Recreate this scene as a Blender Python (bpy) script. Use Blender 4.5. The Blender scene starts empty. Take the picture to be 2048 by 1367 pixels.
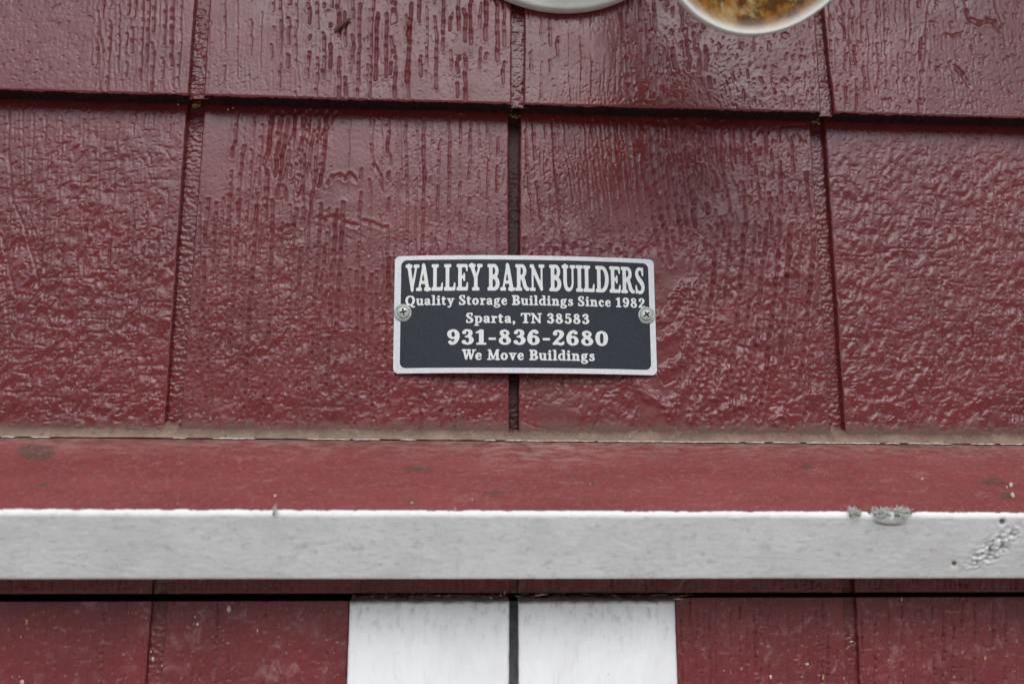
import bpy, math, random
import numpy as np
from mathutils import Vector
random.seed(7)
C = bpy.context.scene
COL = C.collection
# ------------------------------------------------------------------ camera, world, sun, exposure
ZOFF = 1.95                       # height in metres of the drip cap's front edge above the ground
F = 2040.0                        # focal length in photo pixels (about a 36 mm lens)
CAM = np.array([-37.22, -568.1, -25.4])     # millimetres, wall frame
YAW, PITCH = 0.0628, 0.2142
_cy, _sy, _cp, _sp = math.cos(YAW), math.sin(YAW), math.cos(PITCH), math.sin(PITCH)
FWD = np.array([_sy*_cp, _cy*_cp, _sp]); RGT = np.array([_cy, -_sy, 0.0]); UPV = np.cross(RGT, FWD)
cam = bpy.data.cameras.new('camera'); camo = bpy.data.objects.new('camera', cam); COL.objects.link(camo)
camo.location = (CAM[0]/1000, CAM[1]/1000, CAM[2]/1000 + ZOFF)
camo.rotation_euler = (math.pi/2 + PITCH, 0, -YAW)
cam.sensor_width = 36; cam.lens = 36*F/2048; cam.clip_start = 0.02; cam.clip_end = 500
cam.dof.use_dof = True; cam.dof.focus_distance = 0.578; cam.dof.aperture_fstop = 4.0
cam.dof.aperture_blades = 9
C.camera = camo
C.render.resolution_x = 1024; C.render.resolution_y = 683
w = bpy.data.worlds.new('World'); C.world = w; w.use_nodes = True
nt = w.node_tree; nt.nodes.clear()
SUN_EL, SUN_AZ = math.radians(52), math.radians(176)
sky = nt.nodes.new('ShaderNodeTexSky'); sky.sky_type = 'NISHITA'; sky.sun_disc = False
sky.sun_elevation = SUN_EL; sky.sun_rotation = SUN_AZ; sky.dust_density = 1.5; sky.air_density = 1.0; sky.ozone_density = 1.0
hsv = nt.nodes.new('ShaderNodeHueSaturation'); hsv.inputs['Saturation'].default_value = 0.46
bg = nt.nodes.new('ShaderNodeBackground'); bg.inputs['Strength'].default_value = 0.15
wo = nt.nodes.new('ShaderNodeOutputWorld')
nt.links.new(sky.outputs[0], hsv.inputs['Color']); nt.links.new(hsv.outputs[0], bg.inputs[0]); nt.links.new(bg.outputs[0], wo.inputs[0])
sl = bpy.data.lights.new('sun', 'SUN'); sl.energy = 0.9; sl.angle = math.radians(60); sl.color = (1.0, 0.98, 0.96)
so = bpy.data.objects.new('sun', sl); COL.objects.link(so)
_sd = Vector((math.sin(SUN_AZ)*math.cos(SUN_EL), math.cos(SUN_AZ)*math.cos(SUN_EL), math.sin(SUN_EL)))   # towards the sun
so.rotation_euler = _sd.to_track_quat('Z', 'Y').to_euler(); so.location = (0, -3, 5)
vs = C.view_settings; vs.view_transform = 'Standard'; vs.look = 'None'; vs.gamma = 1; vs.use_curve_mapping = False
vs.exposure = 0.98

# ------------------------------------------------------------------ helpers
def W(px, py, Y):
    """wall-frame point (mm) seen at photo pixel px, py on the plane y = Y"""
    d = FWD*F + RGT*(px-1024) + UPV*(683.5-py)
    t = (Y-CAM[1])/d[1]
    return CAM + d*t
def PX(P):
    d = P - CAM
    f = d @ FWD
    return 1024 + F*(d@RGT)/f, 683.5 - F*(d@UPV)/f
def M3(x, y, z): return (x/1000, y/1000, z/1000 + ZOFF)

def mesh_obj(name, V, Fc, mat, parent=None, smooth=True, attrs=None, loc=None):
    """V in mm in wall frame; object origin at loc (mm)"""
    V = np.asarray(V, dtype=np.float64).reshape(-1, 3)
    if loc is None: loc = np.array([0.5*(V[:,0].min()+V[:,0].max()), 0.5*(V[:,1].min()+V[:,1].max()), V[:,2].min()])
    loc = np.asarray(loc, dtype=float)
    me = bpy.data.meshes.new(name)
    L = (V - loc)/1000
    if isinstance(Fc, np.ndarray):
        n, k = Fc.shape
        me.vertices.add(len(L)); me.vertices.foreach_set('co', L.astype(np.float32).ravel())
        me.loops.add(n*k); me.loops.foreach_set('vertex_index', Fc.astype(np.int32).ravel())
        me.polygons.add(n); me.polygons.foreach_set('loop_start', np.arange(0, n*k, k, dtype=np.int32))
        me.update(calc_edges=True); me.validate()
    else:
        me.from_pydata([tuple(v) for v in L], [], [tuple(f) for f in Fc])
    if attrs:
        for an, av in attrs.items():
            a = me.attributes.new(an, 'FLOAT', 'POINT'); a.data.foreach_set('value', np.asarray(av, dtype=np.float32).ravel())
    me.polygons.foreach_set('use_smooth', [smooth]*len(me.polygons))
    me.materials.append(mat)
    o = bpy.data.objects.new(name, me); COL.objects.link(o)
    wl = Vector(M3(*loc))
    if parent is not None:
        o.parent = parent; o.location = wl - WORLD[parent.name]
    else: o.location = wl
    WORLD[o.name] = wl
    return o
WORLD = {}
def thing(name, label, cat, loc=(0,0,0), group=None):
    o = bpy.data.objects.new(name, None); COL.objects.link(o); o.location = M3(*loc); WORLD[o.name] = Vector(M3(*loc))
    o.empty_display_size = 0.02
    return tag(o, label, cat, group)
def tag(o, label=None, cat=None, group=None, kind=None):
    if label: o['label'] = label
    if cat: o['category'] = cat
    if group: o['group'] = group
    if kind: o['kind'] = kind
    return o
def grid_faces(n, m, off=0, flip=False):
    i = np.arange(n-1)[:,None]*m + np.arange(m-1)[None,:] + off
    q = np.stack([i, i+1, i+m+1, i+m], -1).reshape(-1, 4)
    return q[:, ::-1].copy() if flip else q
def box(x0, x1, y0, y1, z0, z1):
    V = [(x,y,z) for x in (x0,x1) for y in (y0,y1) for z in (z0,z1)]
    Fc = [(0,1,3,2),(4,6,7,5),(0,4,5,1),(2,3,7,6),(0,2,6,4),(1,5,7,3)]
    return V, Fc
def ico(c, r, sub=1, sc=(1,1,1), jit=0.0, rnd=random):
    t = (1+5**.5)/2
    v = [Vector(p).normalized() for p in [(-1,t,0),(1,t,0),(-1,-t,0),(1,-t,0),(0,-1,t),(0,1,t),(0,-1,-t),(0,1,-t),(t,0,-1),(t,0,1),(-t,0,-1),(-t,0,1)]]
    f = [(0,11,5),(0,5,1),(0,1,7),(0,7,10),(0,10,11),(1,5,9),(5,11,4),(11,10,2),(10,7,6),(7,1,8),(3,9,4),(3,4,2),(3,2,6),(3,6,8),(3,8,9),(4,9,5),(2,4,11),(6,2,10),(8,6,7),(9,8,1)]
    for _ in range(sub-1):
        cache = {}; nf = []
        def mid(a, b):
            k = (min(a,b), max(a,b))
            if k not in cache: v.append(((v[a]+v[b])/2).normalized()); cache[k] = len(v)-1
            return cache[k]
        for a,b,c_ in f:
            x,y,z = mid(a,b), mid(b,c_), mid(c_,a); nf += [(a,x,z),(b,y,x),(c_,z,y),(x,y,z)]
        f = nf
    V = [(c[0]+p.x*r*sc[0]*(1+rnd.uniform(-jit,jit)), c[1]+p.y*r*sc[1]*(1+rnd.uniform(-jit,jit)), c[2]+p.z*r*sc[2]*(1+rnd.uniform(-jit,jit))) for p in v]
    return V, f
class MB:
    def __init__(s): s.V = []; s.F = []
    def add(s, V, Fc):
        o = len(s.V); s.V += [tuple(v) for v in V]; s.F += [tuple(int(i)+o for i in f) for f in Fc]; return s
    def tube(s, pts, rs, seg=6):
        pts = [Vector(p) for p in pts]; rings = []
        for i, p in enumerate(pts):
            d = (pts[min(i+1,len(pts)-1)] - pts[max(i-1,0)])
            if d.length < 1e-9: d = Vector((0,0,1))
            d.normalize(); a = d.cross(Vector((0,0,1)) if abs(d.z) < .9 else Vector((1,0,0))).normalized(); b = d.cross(a)
            r = rs[i] if hasattr(rs, '__len__') else rs
            rings.append([p + a*r*math.cos(2*math.pi*k/seg) + b*r*math.sin(2*math.pi*k/seg) for k in range(seg)])
        V = [tuple(v) for rg in rings for v in rg]; Fc = []
        for i in range(len(pts)-1):
            for k in range(seg):
                Fc.append((i*seg+k, i*seg+(k+1)%seg, (i+1)*seg+(k+1)%seg, (i+1)*seg+k))
        Fc.append(tuple(range(seg))[::-1]); Fc.append(tuple((len(pts)-1)*seg+k for k in range(seg)))
        return s.add(V, Fc)
    def build(s, name, mat, parent=None, smooth=True, loc=None): return mesh_obj(name, s.V, s.F, mat, parent, smooth, loc=loc)

# numpy gradient noise
_rng = np.random.default_rng(11)
_perm = _rng.permutation(4096).astype(np.int64)
_ang = _rng.uniform(0, 2*np.pi, 4096); _gx = np.cos(_ang); _gy = np.sin(_ang)
def noise(x, y, seed=0):
    x = np.asarray(x, dtype=np.float64)+seed*17.37+500; y = np.asarray(y, dtype=np.float64)+seed*9.91+500
    xi = np.floor(x).astype(np.int64); yi = np.floor(y).astype(np.int64)
    xf = x-xi; yf = y-yi
    u = xf*xf*xf*(xf*(xf*6-15)+10); v = yf*yf*yf*(yf*(yf*6-15)+10)
    def g(dx, dy):
        h = _perm[(_perm[(xi+dx)&4095] + yi+dy)&4095]
        return _gx[h]*(xf-dx) + _gy[h]*(yf-dy)
    a = g(0,0); b = g(1,0); c = g(0,1); d = g(1,1)
    return 1.5*((a+(b-a)*u) + ((c+(d-c)*u)-(a+(b-a)*u))*v)
def fbm(x, y, seed=0, o=3, g=.5):
    s = 0; a = 1
    for k in range(o):
        s = s + a*noise(x, y, seed+k*3.1); x = x*2.03; y = y*2.03; a *= g
    return s
def ss(x, a, b):
    t = np.clip((x-a)/(b-a), 0, 1); return t*t*(3-2*t)
def rect(px, py, x0, x1, y0, y1, s=25):
    return ss(px, x0-s, x0+s)*(1-ss(px, x1-s, x1+s))*ss(py, y0-s, y0+s)*(1-ss(py, y1-s, y1+s))

# ------------------------------------------------------------------ materials
class Mat:
    def __init__(s, name, base=(.5,.5,.5), rough=.5, spec=.5, coat=0, metal=0):
        s.m = bpy.data.materials.new(name); s.m.use_nodes = True; s.t = s.m.node_tree
        s.b = s.t.nodes['Principled BSDF']
        s.b.inputs['Base Color'].default_value = (*base, 1); s.b.inputs['Roughness'].default_value = rough
        s.b.inputs['Specular IOR Level'].default_value = spec; s.b.inputs['Metallic'].default_value = metal
        s.b.inputs['Coat Weight'].default_value = coat; s.b.inputs['Coat Roughness'].default_value = .18
        s.co = s.n('ShaderNodeTexCoord').outputs['Object']
        s.geo = s.n('ShaderNodeNewGeometry').outputs['Position']
    def n(s, t, **kw):
        x = s.t.nodes.new(t)
        for k, v in kw.items(): setattr(x, k, v)
        return x
    def l(s, a, b): s.t.links.new(a, b)
    def noise(s, scale, detail=3, rough=.5, stretch=(1,1,1), co=None, dist=0):
        mp = s.n('ShaderNodeMapping'); mp.inputs['Scale'].default_value = stretch
        s.l(co or s.geo, mp.inputs[0])
        x = s.n('ShaderNodeTexNoise'); x.inputs['Scale'].default_value = scale; x.inputs['Detail'].default_value = detail; x.inputs['Roughness'].default_value = rough
        x.inputs['Distortion'].default_value = dist
        s.l(mp.outputs[0], x.inputs['Vector']); return x.outputs['Fac']
    def ramp(s, fac, stops):
        x = s.n('ShaderNodeValToRGB'); e = x.color_ramp.elements
        while len(e) < len(stops): e.new(.5)
        for i, (p, c) in enumerate(stops):
            e[i].position = p; e[i].color = (c, c, c, 1) if not hasattr(c, '__len__') else (*c, 1)
        s.l(fac, x.inputs[0]); return x.outputs[0]
    def mix(s, fac, a, b, mode='MIX'):
        x = s.n('ShaderNodeMix', data_type='RGBA', blend_type=mode)
        if hasattr(fac, 'is_linked'): s.l(fac, x.inputs[0])
        else: x.inputs[0].default_value = fac
        for v, i in ((a, 6), (b, 7)):
            if hasattr(v, 'is_linked'): s.l(v, x.inputs[i])
            else: x.inputs[i].default_value = (*v, 1)
        return x.outputs[2]
    def math(s, op, a, b=None):
        x = s.n('ShaderNodeMath', operation=op)
        for v, i in ((a, 0), (b, 1)):
            if v is None: continue
            if hasattr(v, 'is_linked'): s.l(v, x.inputs[i])
            else: x.inputs[i].default_value = v
        return x.outputs[0]
    def attr(s, name):
        x = s.n('ShaderNodeAttribute'); x.attribute_name = name; return x.outputs['Fac']
    def color(s, c): s.l(c, s.b.inputs['Base Color'])
    def rough(s, c): s.l(c, s.b.inputs['Roughness'])
    def bump(s, h, dist, strength=1.0, prev=None):
        x = s.n('ShaderNodeBump'); x.inputs['Distance'].default_value = dist; x.inputs['Strength'].default_value = strength
        s.l(h, x.inputs['Height'])
        if prev is not None: s.l(prev, x.inputs['Normal'])
        s.l(x.outputs[0], s.b.inputs['Normal']); return x.outputs[0]

RED = (0.146, 0.0155, 0.0160)
DIRT = (0.13, 0.080, 0.060)
def red_paint(name, base=RED, rough=.26, coat=.0, far=False, door=False):
    m = Mat(name, base, rough, .75, coat); m.b.inputs['Coat Roughness'].default_value = .3
    v = m.noise(22, 4, .6); v2 = m.noise(260, 3, .6)
    c = m.mix(m.ramp(v, [(.35, 0), (.65, 1)]), tuple(x*.86 for x in base), tuple(x*1.1 for x in base))
    c = m.mix(m.ramp(v2, [(.62, 0), (.75, .35)]), c, (base[0]*.75, base[1]*1.3, base[2]*1.3))
    if door: c = m.mix(m.math('MULTIPLY', m.ramp(m.noise(95, 4, .7, dist=.6), [(.54, 0), (.66, .55)]), m.ramp(m.noise(18, 2, .5), [(.4, .25), (.6, 1)])), c, (.30,.15,.15))  # pale pink blotches: sky sheen on the lumps, painted into the colour
    fl = m.noise(700, 2, .5)
    c = m.mix(m.ramp(fl, [(.735, 0), (.76, .8 if door else .30)]), c, (.42, .33, .27))
    d = m.attr('dirt')
    dn = m.math('MULTIPLY', d, m.math('ADD', m.noise(420, 4, .7), .45))
    c = m.mix(dn, c, DIRT)
    m.color(c)
    r = m.mix(m.ramp(m.noise(45, 4, .6), [(.3, 0), (.7, 1)]), (rough-.05,)*3, (rough+.11,)*3)
    rc = m.attr('recess')
    r = m.mix(m.math('MAXIMUM', dn, m.math('MULTIPLY', rc, .9)), r, (.8,)*3); m.rough(r)
    keep = m.math('MULTIPLY', m.math('SUBTRACT', 1.0, dn), m.math('SUBTRACT', 1.0, rc))
    m.l(m.math('MULTIPLY', keep, coat), m.b.inputs['Coat Weight'])
    m.l(m.math('ADD', m.math('MULTIPLY', keep, .36), .24), m.b.inputs['Specular IOR Level'])
    p = m.bump(m.noise(1500, 2, .5), .00003, .7)
    p = m.bump(m.noise(900, 3, .6, (1, 1, .25)), .00006, .7, p)
    if far:
        p = m.bump(m.noise(160, 5, .6, (1.2, 1, .6), dist=1.2), .0012, 1.0, p)
    return m.m
M_red = red_paint('red gloss paint')
M_redfar = red_paint('red gloss paint rough board', far=True)
M_reddoor = red_paint('red door paint', (0.150, 0.0165, 0.0175), .36, 0, door=True)
M_redtrim = None
def groove_mat():
    m = Mat('red paint in groove', (.07,.012,.013), .42, .3, 0)
    c = m.mix(m.ramp(m.noise(300, 4, .7), [(.4, 0), (.7, 1)]), (.032,.007,.007), (.07,.016,.014))
    d = m.attr('dirt'); c = m.mix(d, c, (.16,.115,.085)); m.color(c)
    m.bump(m.noise(900, 4, .7), .0003, .8); return m.m
M_groove = groove_mat()
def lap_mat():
    m = Mat('dirty shade-dark lap edge', (.05,.011,.010), .7, .3)
    m.color(m.mix(m.ramp(m.noise(420, 4, .7), [(.55, 0), (.72, 1)]), (.018,.005,.005), (.07,.035,.026)))  # near-black base paints the lap shadow into the edge, over some grime
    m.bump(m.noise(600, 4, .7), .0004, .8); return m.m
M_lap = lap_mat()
def trim_mat(name='painted drip cap'):
    # red top with horizontal grain, white front; boundary follows the wandering brush line in attribute "white"
    m = Mat(name, RED, .5, .45)
    st = m.noise(60, 6, .7, (.22, 1, 1.0)); st2 = m.noise(330, 4, .6, (.06, 1, 1))
    c = m.mix(m.ramp(st, [(.35, 0), (.68, 1)]), (.190,.038,.039), (.250,.058,.057))
    c = m.mix(m.ramp(m.noise(620, 5, .75, (.6,1,1)), [(.52, 0), (.66, .6)]), c, (.33,.17,.15))
    c = m.mix(m.ramp(m.noise(240, 5, .75, (.3,1,1)), [(.58, 0), (.68, .5)]), c, (.11,.045,.04))
    c = m.mix(m.ramp(st2, [(.60, 0), (.72, .38)]), c, (.25,.12,.10))
    c = m.mix(m.math('MULTIPLY', m.ramp(m.noise(75, 5, .75, (.6,1,1), dist=1.5), [(.56, 0), (.66, .55)]), m.ramp(m.noise(900, 3, .7), [(.42, 0), (.6, 1)])), c, (.40,.22,.19))
    d = m.attr('dirt'); c = m.mix(m.math('MULTIPLY', d, m.math('ADD', m.noise(500, 4, .7, (.5,1,1)), .6)), c, (.085,.055,.040))
    pal = m.attr('pale'); c = m.mix(m.math('MULTIPLY', pal, m.ramp(m.noise(260, 4, .75, (.35,1,1)), [(.42, 0), (.62, 1)])), c, (.42,.27,.23))
    wn = m.noise(48, 5, .7, (.55, 1, 1), dist=.6); wn2 = m.noise(300, 5, .7, (.6, 1, 1))
    wc = m.mix(m.ramp(wn, [(.40, 0), (.70, 1)]), (.85,.835,.80), (.70,.685,.64))
    wc = m.mix(m.ramp(wn2, [(.54, 0), (.70, .55)]), wc, (.42,.40,.34))
    wc = m.mix(m.attr('dirt'), wc, (.15,.12,.085))
    wc = m.mix(m.attr('edge'), wc, (.85,.84,.82))
    wh = m.attr('white')
    m.color(m.mix(wh, c, wc))
    m.rough(m.mix(wh, (.55,)*3, (.5,)*3))
    p = m.bump(m.noise(420, 4, .65, (.4, 1, 1)), .00022, .7)
    m.bump(m.noise(1300, 3, .6), .00007, 1, p)
    return m.m
M_trim = trim_mat()
def caulk_mat():
    m = Mat('dirty caulk', (.2,.15,.11), .75, .3)
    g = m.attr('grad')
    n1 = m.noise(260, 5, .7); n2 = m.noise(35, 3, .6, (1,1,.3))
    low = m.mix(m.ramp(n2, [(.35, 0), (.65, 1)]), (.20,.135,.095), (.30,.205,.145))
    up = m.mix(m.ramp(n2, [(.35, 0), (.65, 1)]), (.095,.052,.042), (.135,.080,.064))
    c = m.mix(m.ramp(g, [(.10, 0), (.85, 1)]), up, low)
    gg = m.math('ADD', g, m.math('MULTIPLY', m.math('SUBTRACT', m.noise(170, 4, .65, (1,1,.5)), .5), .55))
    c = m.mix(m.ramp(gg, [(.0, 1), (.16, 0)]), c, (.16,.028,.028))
    c = m.mix(m.ramp(n1, [(.52, 0), (.66, .6)]), c, (.10,.075,.055))
    c = m.mix(m.ramp(m.noise(70, 5, .7, (1,1,1.6)), [(.5, 0), (.66, .5)]), c, (.33,.24,.18))
    c = m.mix(m.ramp(m.noise(1100, 2, .5), [(.70, 0), (.74, .9)]), c, (.55,.50,.42))
    m.color(c)
    m.bump(m.noise(800, 4, .7), .0002, .8); return m.m
M_caulk = caulk_mat()
def simple(name, a, b, scale=200, rough=.5, bump=.0002, bs=500, spec=.5, metal=0, stretch=(1,1,1), coat=0, lo=.4, hi=.62):
    m = Mat(name, a, rough, spec, coat, metal)
    m.color(m.mix(m.ramp(m.noise(scale, 4, .65, stretch), [(lo, 0), (hi, 1)]), a, b))
    if bump: m.bump(m.noise(bs, 4, .6, stretch), bump, .8)
    return m.m
M_caulkwhite = simple('cracked white caulk', (.75,.72,.66), (.42,.34,.26), 400, .6)
M_dark = simple('near-black crack shade and added roof', (.012,.008,.007), (.03,.018,.014), 200, .9)
def stile_mat():
    m = Mat('white door paint', (.8,.81,.82), .5, .5)
    n1 = m.noise(26, 5, .7, (1,1,.45), dist=.5)
    c = m.mix(m.ramp(n1, [(.35, 0), (.72, 1)]), (.83,.82,.80), (.70,.69,.665))
    c = m.mix(m.ramp(m.noise(170, 4, .7, (1,1,.25)), [(.56, 0), (.70, .4)]), c, (.56,.55,.52))
    c = m.mix(m.ramp(m.noise(700, 2, .5, (1,1,.6)), [(.74, 0), (.77, .6)]), c, (.25,.22,.2))
    d = m.attr('dirt')
    dn = m.math('MULTIPLY', d, m.ramp(m.noise(150, 5, .7, (1,1,.45)), [(.35, .15), (.65, 1)]))
    c = m.mix(dn, c, (.17,.115,.085))
    m.color(c)
    m.bump(m.noise(300, 4, .6, (1, 1, .12)), .0004, .8); return m.m
M_stile = stile_mat()
M_grey = simple('grey meeting strip', (.16,.165,.17), (.10,.10,.105), 180, .6)
M_alu = simple('brushed aluminium plate', (.70,.70,.69), (.60,.60,.59), 900, .42, .00003, 1500, .5, .15)
M_print = simple('black plate print', (.015,.019,.027), (.022,.027,.036), 500, .5, .00002, 1600, .3)
M_letter = simple('plate lettering', (.74,.735,.71), (.67,.665,.645), 900, .45, .00002, 1600, .5, .1)
M_screw = simple('zinc screw head', (.50,.52,.48), (.36,.37,.34), 350, .42, .00008, 700, .5, .45)
M_recess = simple('dark screw recess', (.05,.042,.03), (.12,.10,.07), 900, .8)  # darker tone for the faces inside the cross slot
M_lichen = simple('grey green lichen', (.50,.56,.48), (.68,.71,.66), 700, .9, 0)
M_lichend = simple('brown lichen base', (.12,.07,.05), (.22,.15,.10), 500, .9, 0)
M_fixture = simple('off white fixture enamel', (.62,.61,.56), (.52,.50,.44), 60, .4, .00006, 500)
def rust_mat():
    m = Mat('rusty lamp bowl', (.5,.4,.3), .9, .1)
    n1 = m.noise(38, 6, .65, dist=.7); n2 = m.noise(110, 5, .7)
    c = m.mix(m.ramp(n1, [(.40, 0), (.56, 1)]), (.46,.34,.15), (.30,.125,.022))
    c = m.mix(m.ramp(n2, [(.46, 0), (.58, .85)]), c, (.07,.028,.008))
    c = m.mix(m.ramp(m.noise(55, 6, .75, dist=1.2), [(.56, 0), (.64, .8)]), c, (.46,.38,.22))
    c = m.mix(m.attr('pale'), c, (.84,.82,.75))
    m.color(c); m.bump(n2, .0006, .6); return m.m
M_rust = rust_mat()
M_mud = simple('dried mud and cocoon', (.30,.16,.05), (.10,.055,.025), 500, .9, .0004, 700)
M_twig = simple('grey brown debris', (.16,.075,.065), (.09,.045,.04), 700, .9)
M_speckw = simple('pale specks', (.60,.54,.44), (.42,.33,.22), 900, .8, 0)
M_specko = simple('ochre specks', (.42,.26,.08), (.32,.20,.08), 900, .8, 0)
M_web = simple('cobweb threads', (.42,.36,.30), (.25,.19,.15), 900, .9, 0)
M_grass = simple('pale gravel yard', (.34,.335,.325), (.25,.245,.235), 6, .95, .03, 40)
M_added_leaf = simple('added tree leaves', (.03,.055,.02), (.07,.10,.035), 3, .7, 0)
M_bark = simple('bark', (.10,.08,.06), (.05,.04,.03), 20, .9, .01, 30)

# ------------------------------------------------------------------ setting: ground, and unseen trees added for the gloss paint to mirror
V, Fc = box(-200000, 200000, -200000, 200000, -1950-300, -1950)
g = mesh_obj('ground', V, Fc, M_grass, smooth=False, loc=(0,0,-1950)); tag(g, kind='structure')
VW = []; 
for i in range(16):
    rnd = random.Random(50+i)
    x = (-42 + i*5.6 + rnd.uniform(-1.5,1.5))*1000; y = (-30 - rnd.uniform(0, 6))*1000; h = rnd.uniform(11.0, 14.5)*1000
    n = 1300; ph = np.random.default_rng(i); u = ph.normal(size=(n,3)); u /= np.linalg.norm(u,axis=1)[:,None]
    rr = ph.uniform(.35,1,n)**.5; cl = u*rr[:,None]*np.array([h*.38,h*.38,h*.48])*(1+.12*ph.normal(size=(n,1))) + np.array([x,y,-1950+h*.50])
    cl[:,2] = np.maximum(cl[:,2], -1900)
    a = ph.normal(size=(n,3)); a /= np.linalg.norm(a,axis=1)[:,None]; b = np.cross(a, ph.normal(size=(n,3))); b /= np.linalg.norm(b,axis=1)[:,None]
    q = ph.uniform(300,650,(n,1)); VW.append(np.stack([cl-a*q, cl-b*q*.6, cl+a*q, cl+b*q*.6], 1).reshape(-1,3))
VW = np.concatenate(VW); wood = mesh_obj('added_far_wood', VW, np.arange(len(VW)).reshape(-1,4), M_added_leaf, smooth=False)
tag(wood, 'unseen green wood added across the yard for the gloss paint to mirror', 'wood', kind='stuff')

# ------------------------------------------------------------------ relief of the embossed shakes
def blob(px, py, cx, cy, sx, sy): return np.exp(-((px-cx)/sx)**2-((py-cy)/sy)**2)
def relief(X, Z, px, py, seed):
    # warped coordinates: grain wanders sideways and jogs
    wx = X + 1.9*fbm(X/26, Z/45, 1+seed, 2) + .30*noise(X/5, Z/9, 5+seed)
    jog = .7*np.tanh(5*noise(X/16, Z/14, 9+seed))
    wj = wx + jog
    micro = .035*fbm(X/1.5, Z/2.2, 13, 2)
    # --- zone weights in the photograph's layout
    wavy = rect(px,py,470,665,228,520) + .35*rect(px,py,400,1010,520,860,40) + .75*rect(px,py,560,960,-200,190,30) + .95*rect(px,py,175,372,-200,190,30) + .35*rect(px,py,400,560,-200,190)
    fine = rect(px,py,740,1022,225,620,30)*.8 + rect(px,py,1030,1260,-200,215,20)*.55 + rect(px,py,1040,1110,240,500,20)*.8 + .55*rect(px,py,560,1020,-200,200) + .30*rect(px,py,30,372,225,500,40) + .25*rect(px,py,1650,2100,-300,240)
    diag = rect(px,py,1085,1290,240,520,30)
    dash = rect(px,py,1330,1625,240,520,40) + .7*rect(px,py,1240,1640,-200,215,25) + .55*rect(px,py,1660,2120,-200,225,25)
    low = ss(py, 300, 560)
    lump = (rect(px,py,-200,350,300,900,60)*(.55+.6*low)+ rect(px,py,385,620,430,900,60)*.5 + rect(px,py,620,1020,600,900,50)*.5 + rect(px,py,1040,1700,480,900,50)*.50
            + rect(px,py,1660,2250,300,900,60)*.95 + rect(px,py,1100,1300,480,560,40)*.3 + .35*rect(px,py,-200,372,225,330,30) + .18*rect(px,py,-200,200,-250,190,30) + .25*rect(px,py,1450,1640,50,215,30))
    lump = lump + .5*ss(py, 1150, 1190)
    smooth = rect(px,py,668,742,262,420,16) + rect(px,py,1296,1326,250,440,8)*.25 + rect(px,py,764,806,235,360,8)*.5 + .5*rect(px,py,640,800,470,640,30) + 1.0*rect(px,py,1272,1385,520,850,14)+.6*rect(px,py,1415,1500,330,480,30)
    smooth = np.clip(smooth + .6*rect(px,py,405,470,225,420,16) + .5*rect(px,py,400,560,-60,60,20), 0, 1)
    patch = .55+.9*np.clip(fbm(X/22, Z/26, 31+seed, 2)+.45, 0, 1)
    patch2 = .5+.9*np.clip(fbm(X/18, Z/30, 47+seed, 2)+.4, 0, 1)
    # --- features
    n1 = noise(wj/3.6, Z/60, 21+seed)
    crease = -np.exp(-(n1/.085)**2)                       # dark wandering grain creases
    per = np.where((py < 215) & (px > 400), 2.9, 4.6)
    sl1 = np.abs(np.sin(np.pi*(wx/per + 1.1*noise(X/17, Z/70, 23+seed) + .28*noise(X/4, Z/10, 22+seed))))
    ridge = -1.1*np.exp(-(sl1/.25)**2)*np.clip(.85+1.0*noise(X/4.6, Z/26, 24+seed), .1, 1.2) - .25*ss(-noise(X/2.3, Z/3.6, 20+seed), .42, .65) + .45*noise(wx/per*1.1, Z/34, 19)
    n2 = noise(wx/1.7, Z/30, 25+seed); sl2 = np.abs(np.sin(np.pi*(wx/2.3 + 1.3*noise(X/12, Z/80, 63+seed) + .3*noise(X/3, Z/9, 64+seed)))); grain2 = -np.exp(-(sl2/.34)**2)*np.clip(.65+1.2*noise(X/2.6, Z/16, 65+seed), 0, 1.2)
    fineh = .7*grain2 + .30*n2 + .26*noise(wx/.95, Z/16, 26) - .3*ss(noise(wx/1.5, Z/5.5, 28+seed), .4, .6)
    Xd = X + .42*Z
    sl3 = np.abs(np.sin(np.pi*((X+.30*Z+.0022*(Z-180)**2)/2.7 + 1.2*noise(X/12, Z/40, 27) + .35*noise(X/3, Z/6, 28)))); diagh = -1.2*np.exp(-(sl3/.36)**2)*np.clip(.7+1.2*noise(X/3, Z/10, 29), 0, 1.2)
    n4 = noise(wx/2.2, Z/7.5, 29+seed); dashh = -1.5*ss(n4, .38, .60)
    n5 = noise(wx/6, Z/26, 33+seed); crack = -np.exp(-(n5/.028)**2)*ss(noise(X/12, Z/20, 35), -.1, .25)
    # lumps leaning up to the right, with sharp valleys
    a1 = (X*.88+Z*.47); b1 = (-X*.47+Z*.88)
    lw = noise(X/10, Z/10, 41)*1.6
    Xr = .86*X+.51*Z; Zr = -.51*X+.86*Z; Xq = .77*X-.64*Z; Zq = .64*X+.77*Z
    Xv = .94*X-.34*Z; Zv = .34*X+.94*Z; nb = noise((Xv+lw)/3.8, (Zv+lw)/7.5, 43+seed) + .34*noise((Xr-lw)/3.9, (Zr+lw)/3.2, 45+seed) + .07*noise(Xv/1.3, Zv/2.4, 44)
    L1 = np.tanh(2.2*(nb+.15)) + .9*noise((X+.4*Z)/11, Z/9, 42+seed); L2 = fbm((Xq+lw)/2.0, (Zq-lw)/2.0, 46+seed, 2, .5)
    L3 = noise(X/1.0, Z/1.6, 49)
    vert = -1.3*np.exp(-(noise(wx/2.6, Z/24, 51+seed)/.12)**2)
    lumph = .46*L1 + .04*L2 + .02*L3 + .10*vert
    h = wavy*patch*(.12*crease + .20*ridge) + fine*patch2*(.26*fineh) + diag*.16*diagh + dash*(.46*dashh+.05*L2+.30*ridge*ss(py,200,240)) + lump*patch*.68*lumph
    h = h + .26*crack*(.25+dash+.3*lump) + .07*patch2*fineh + .04*L2
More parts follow.
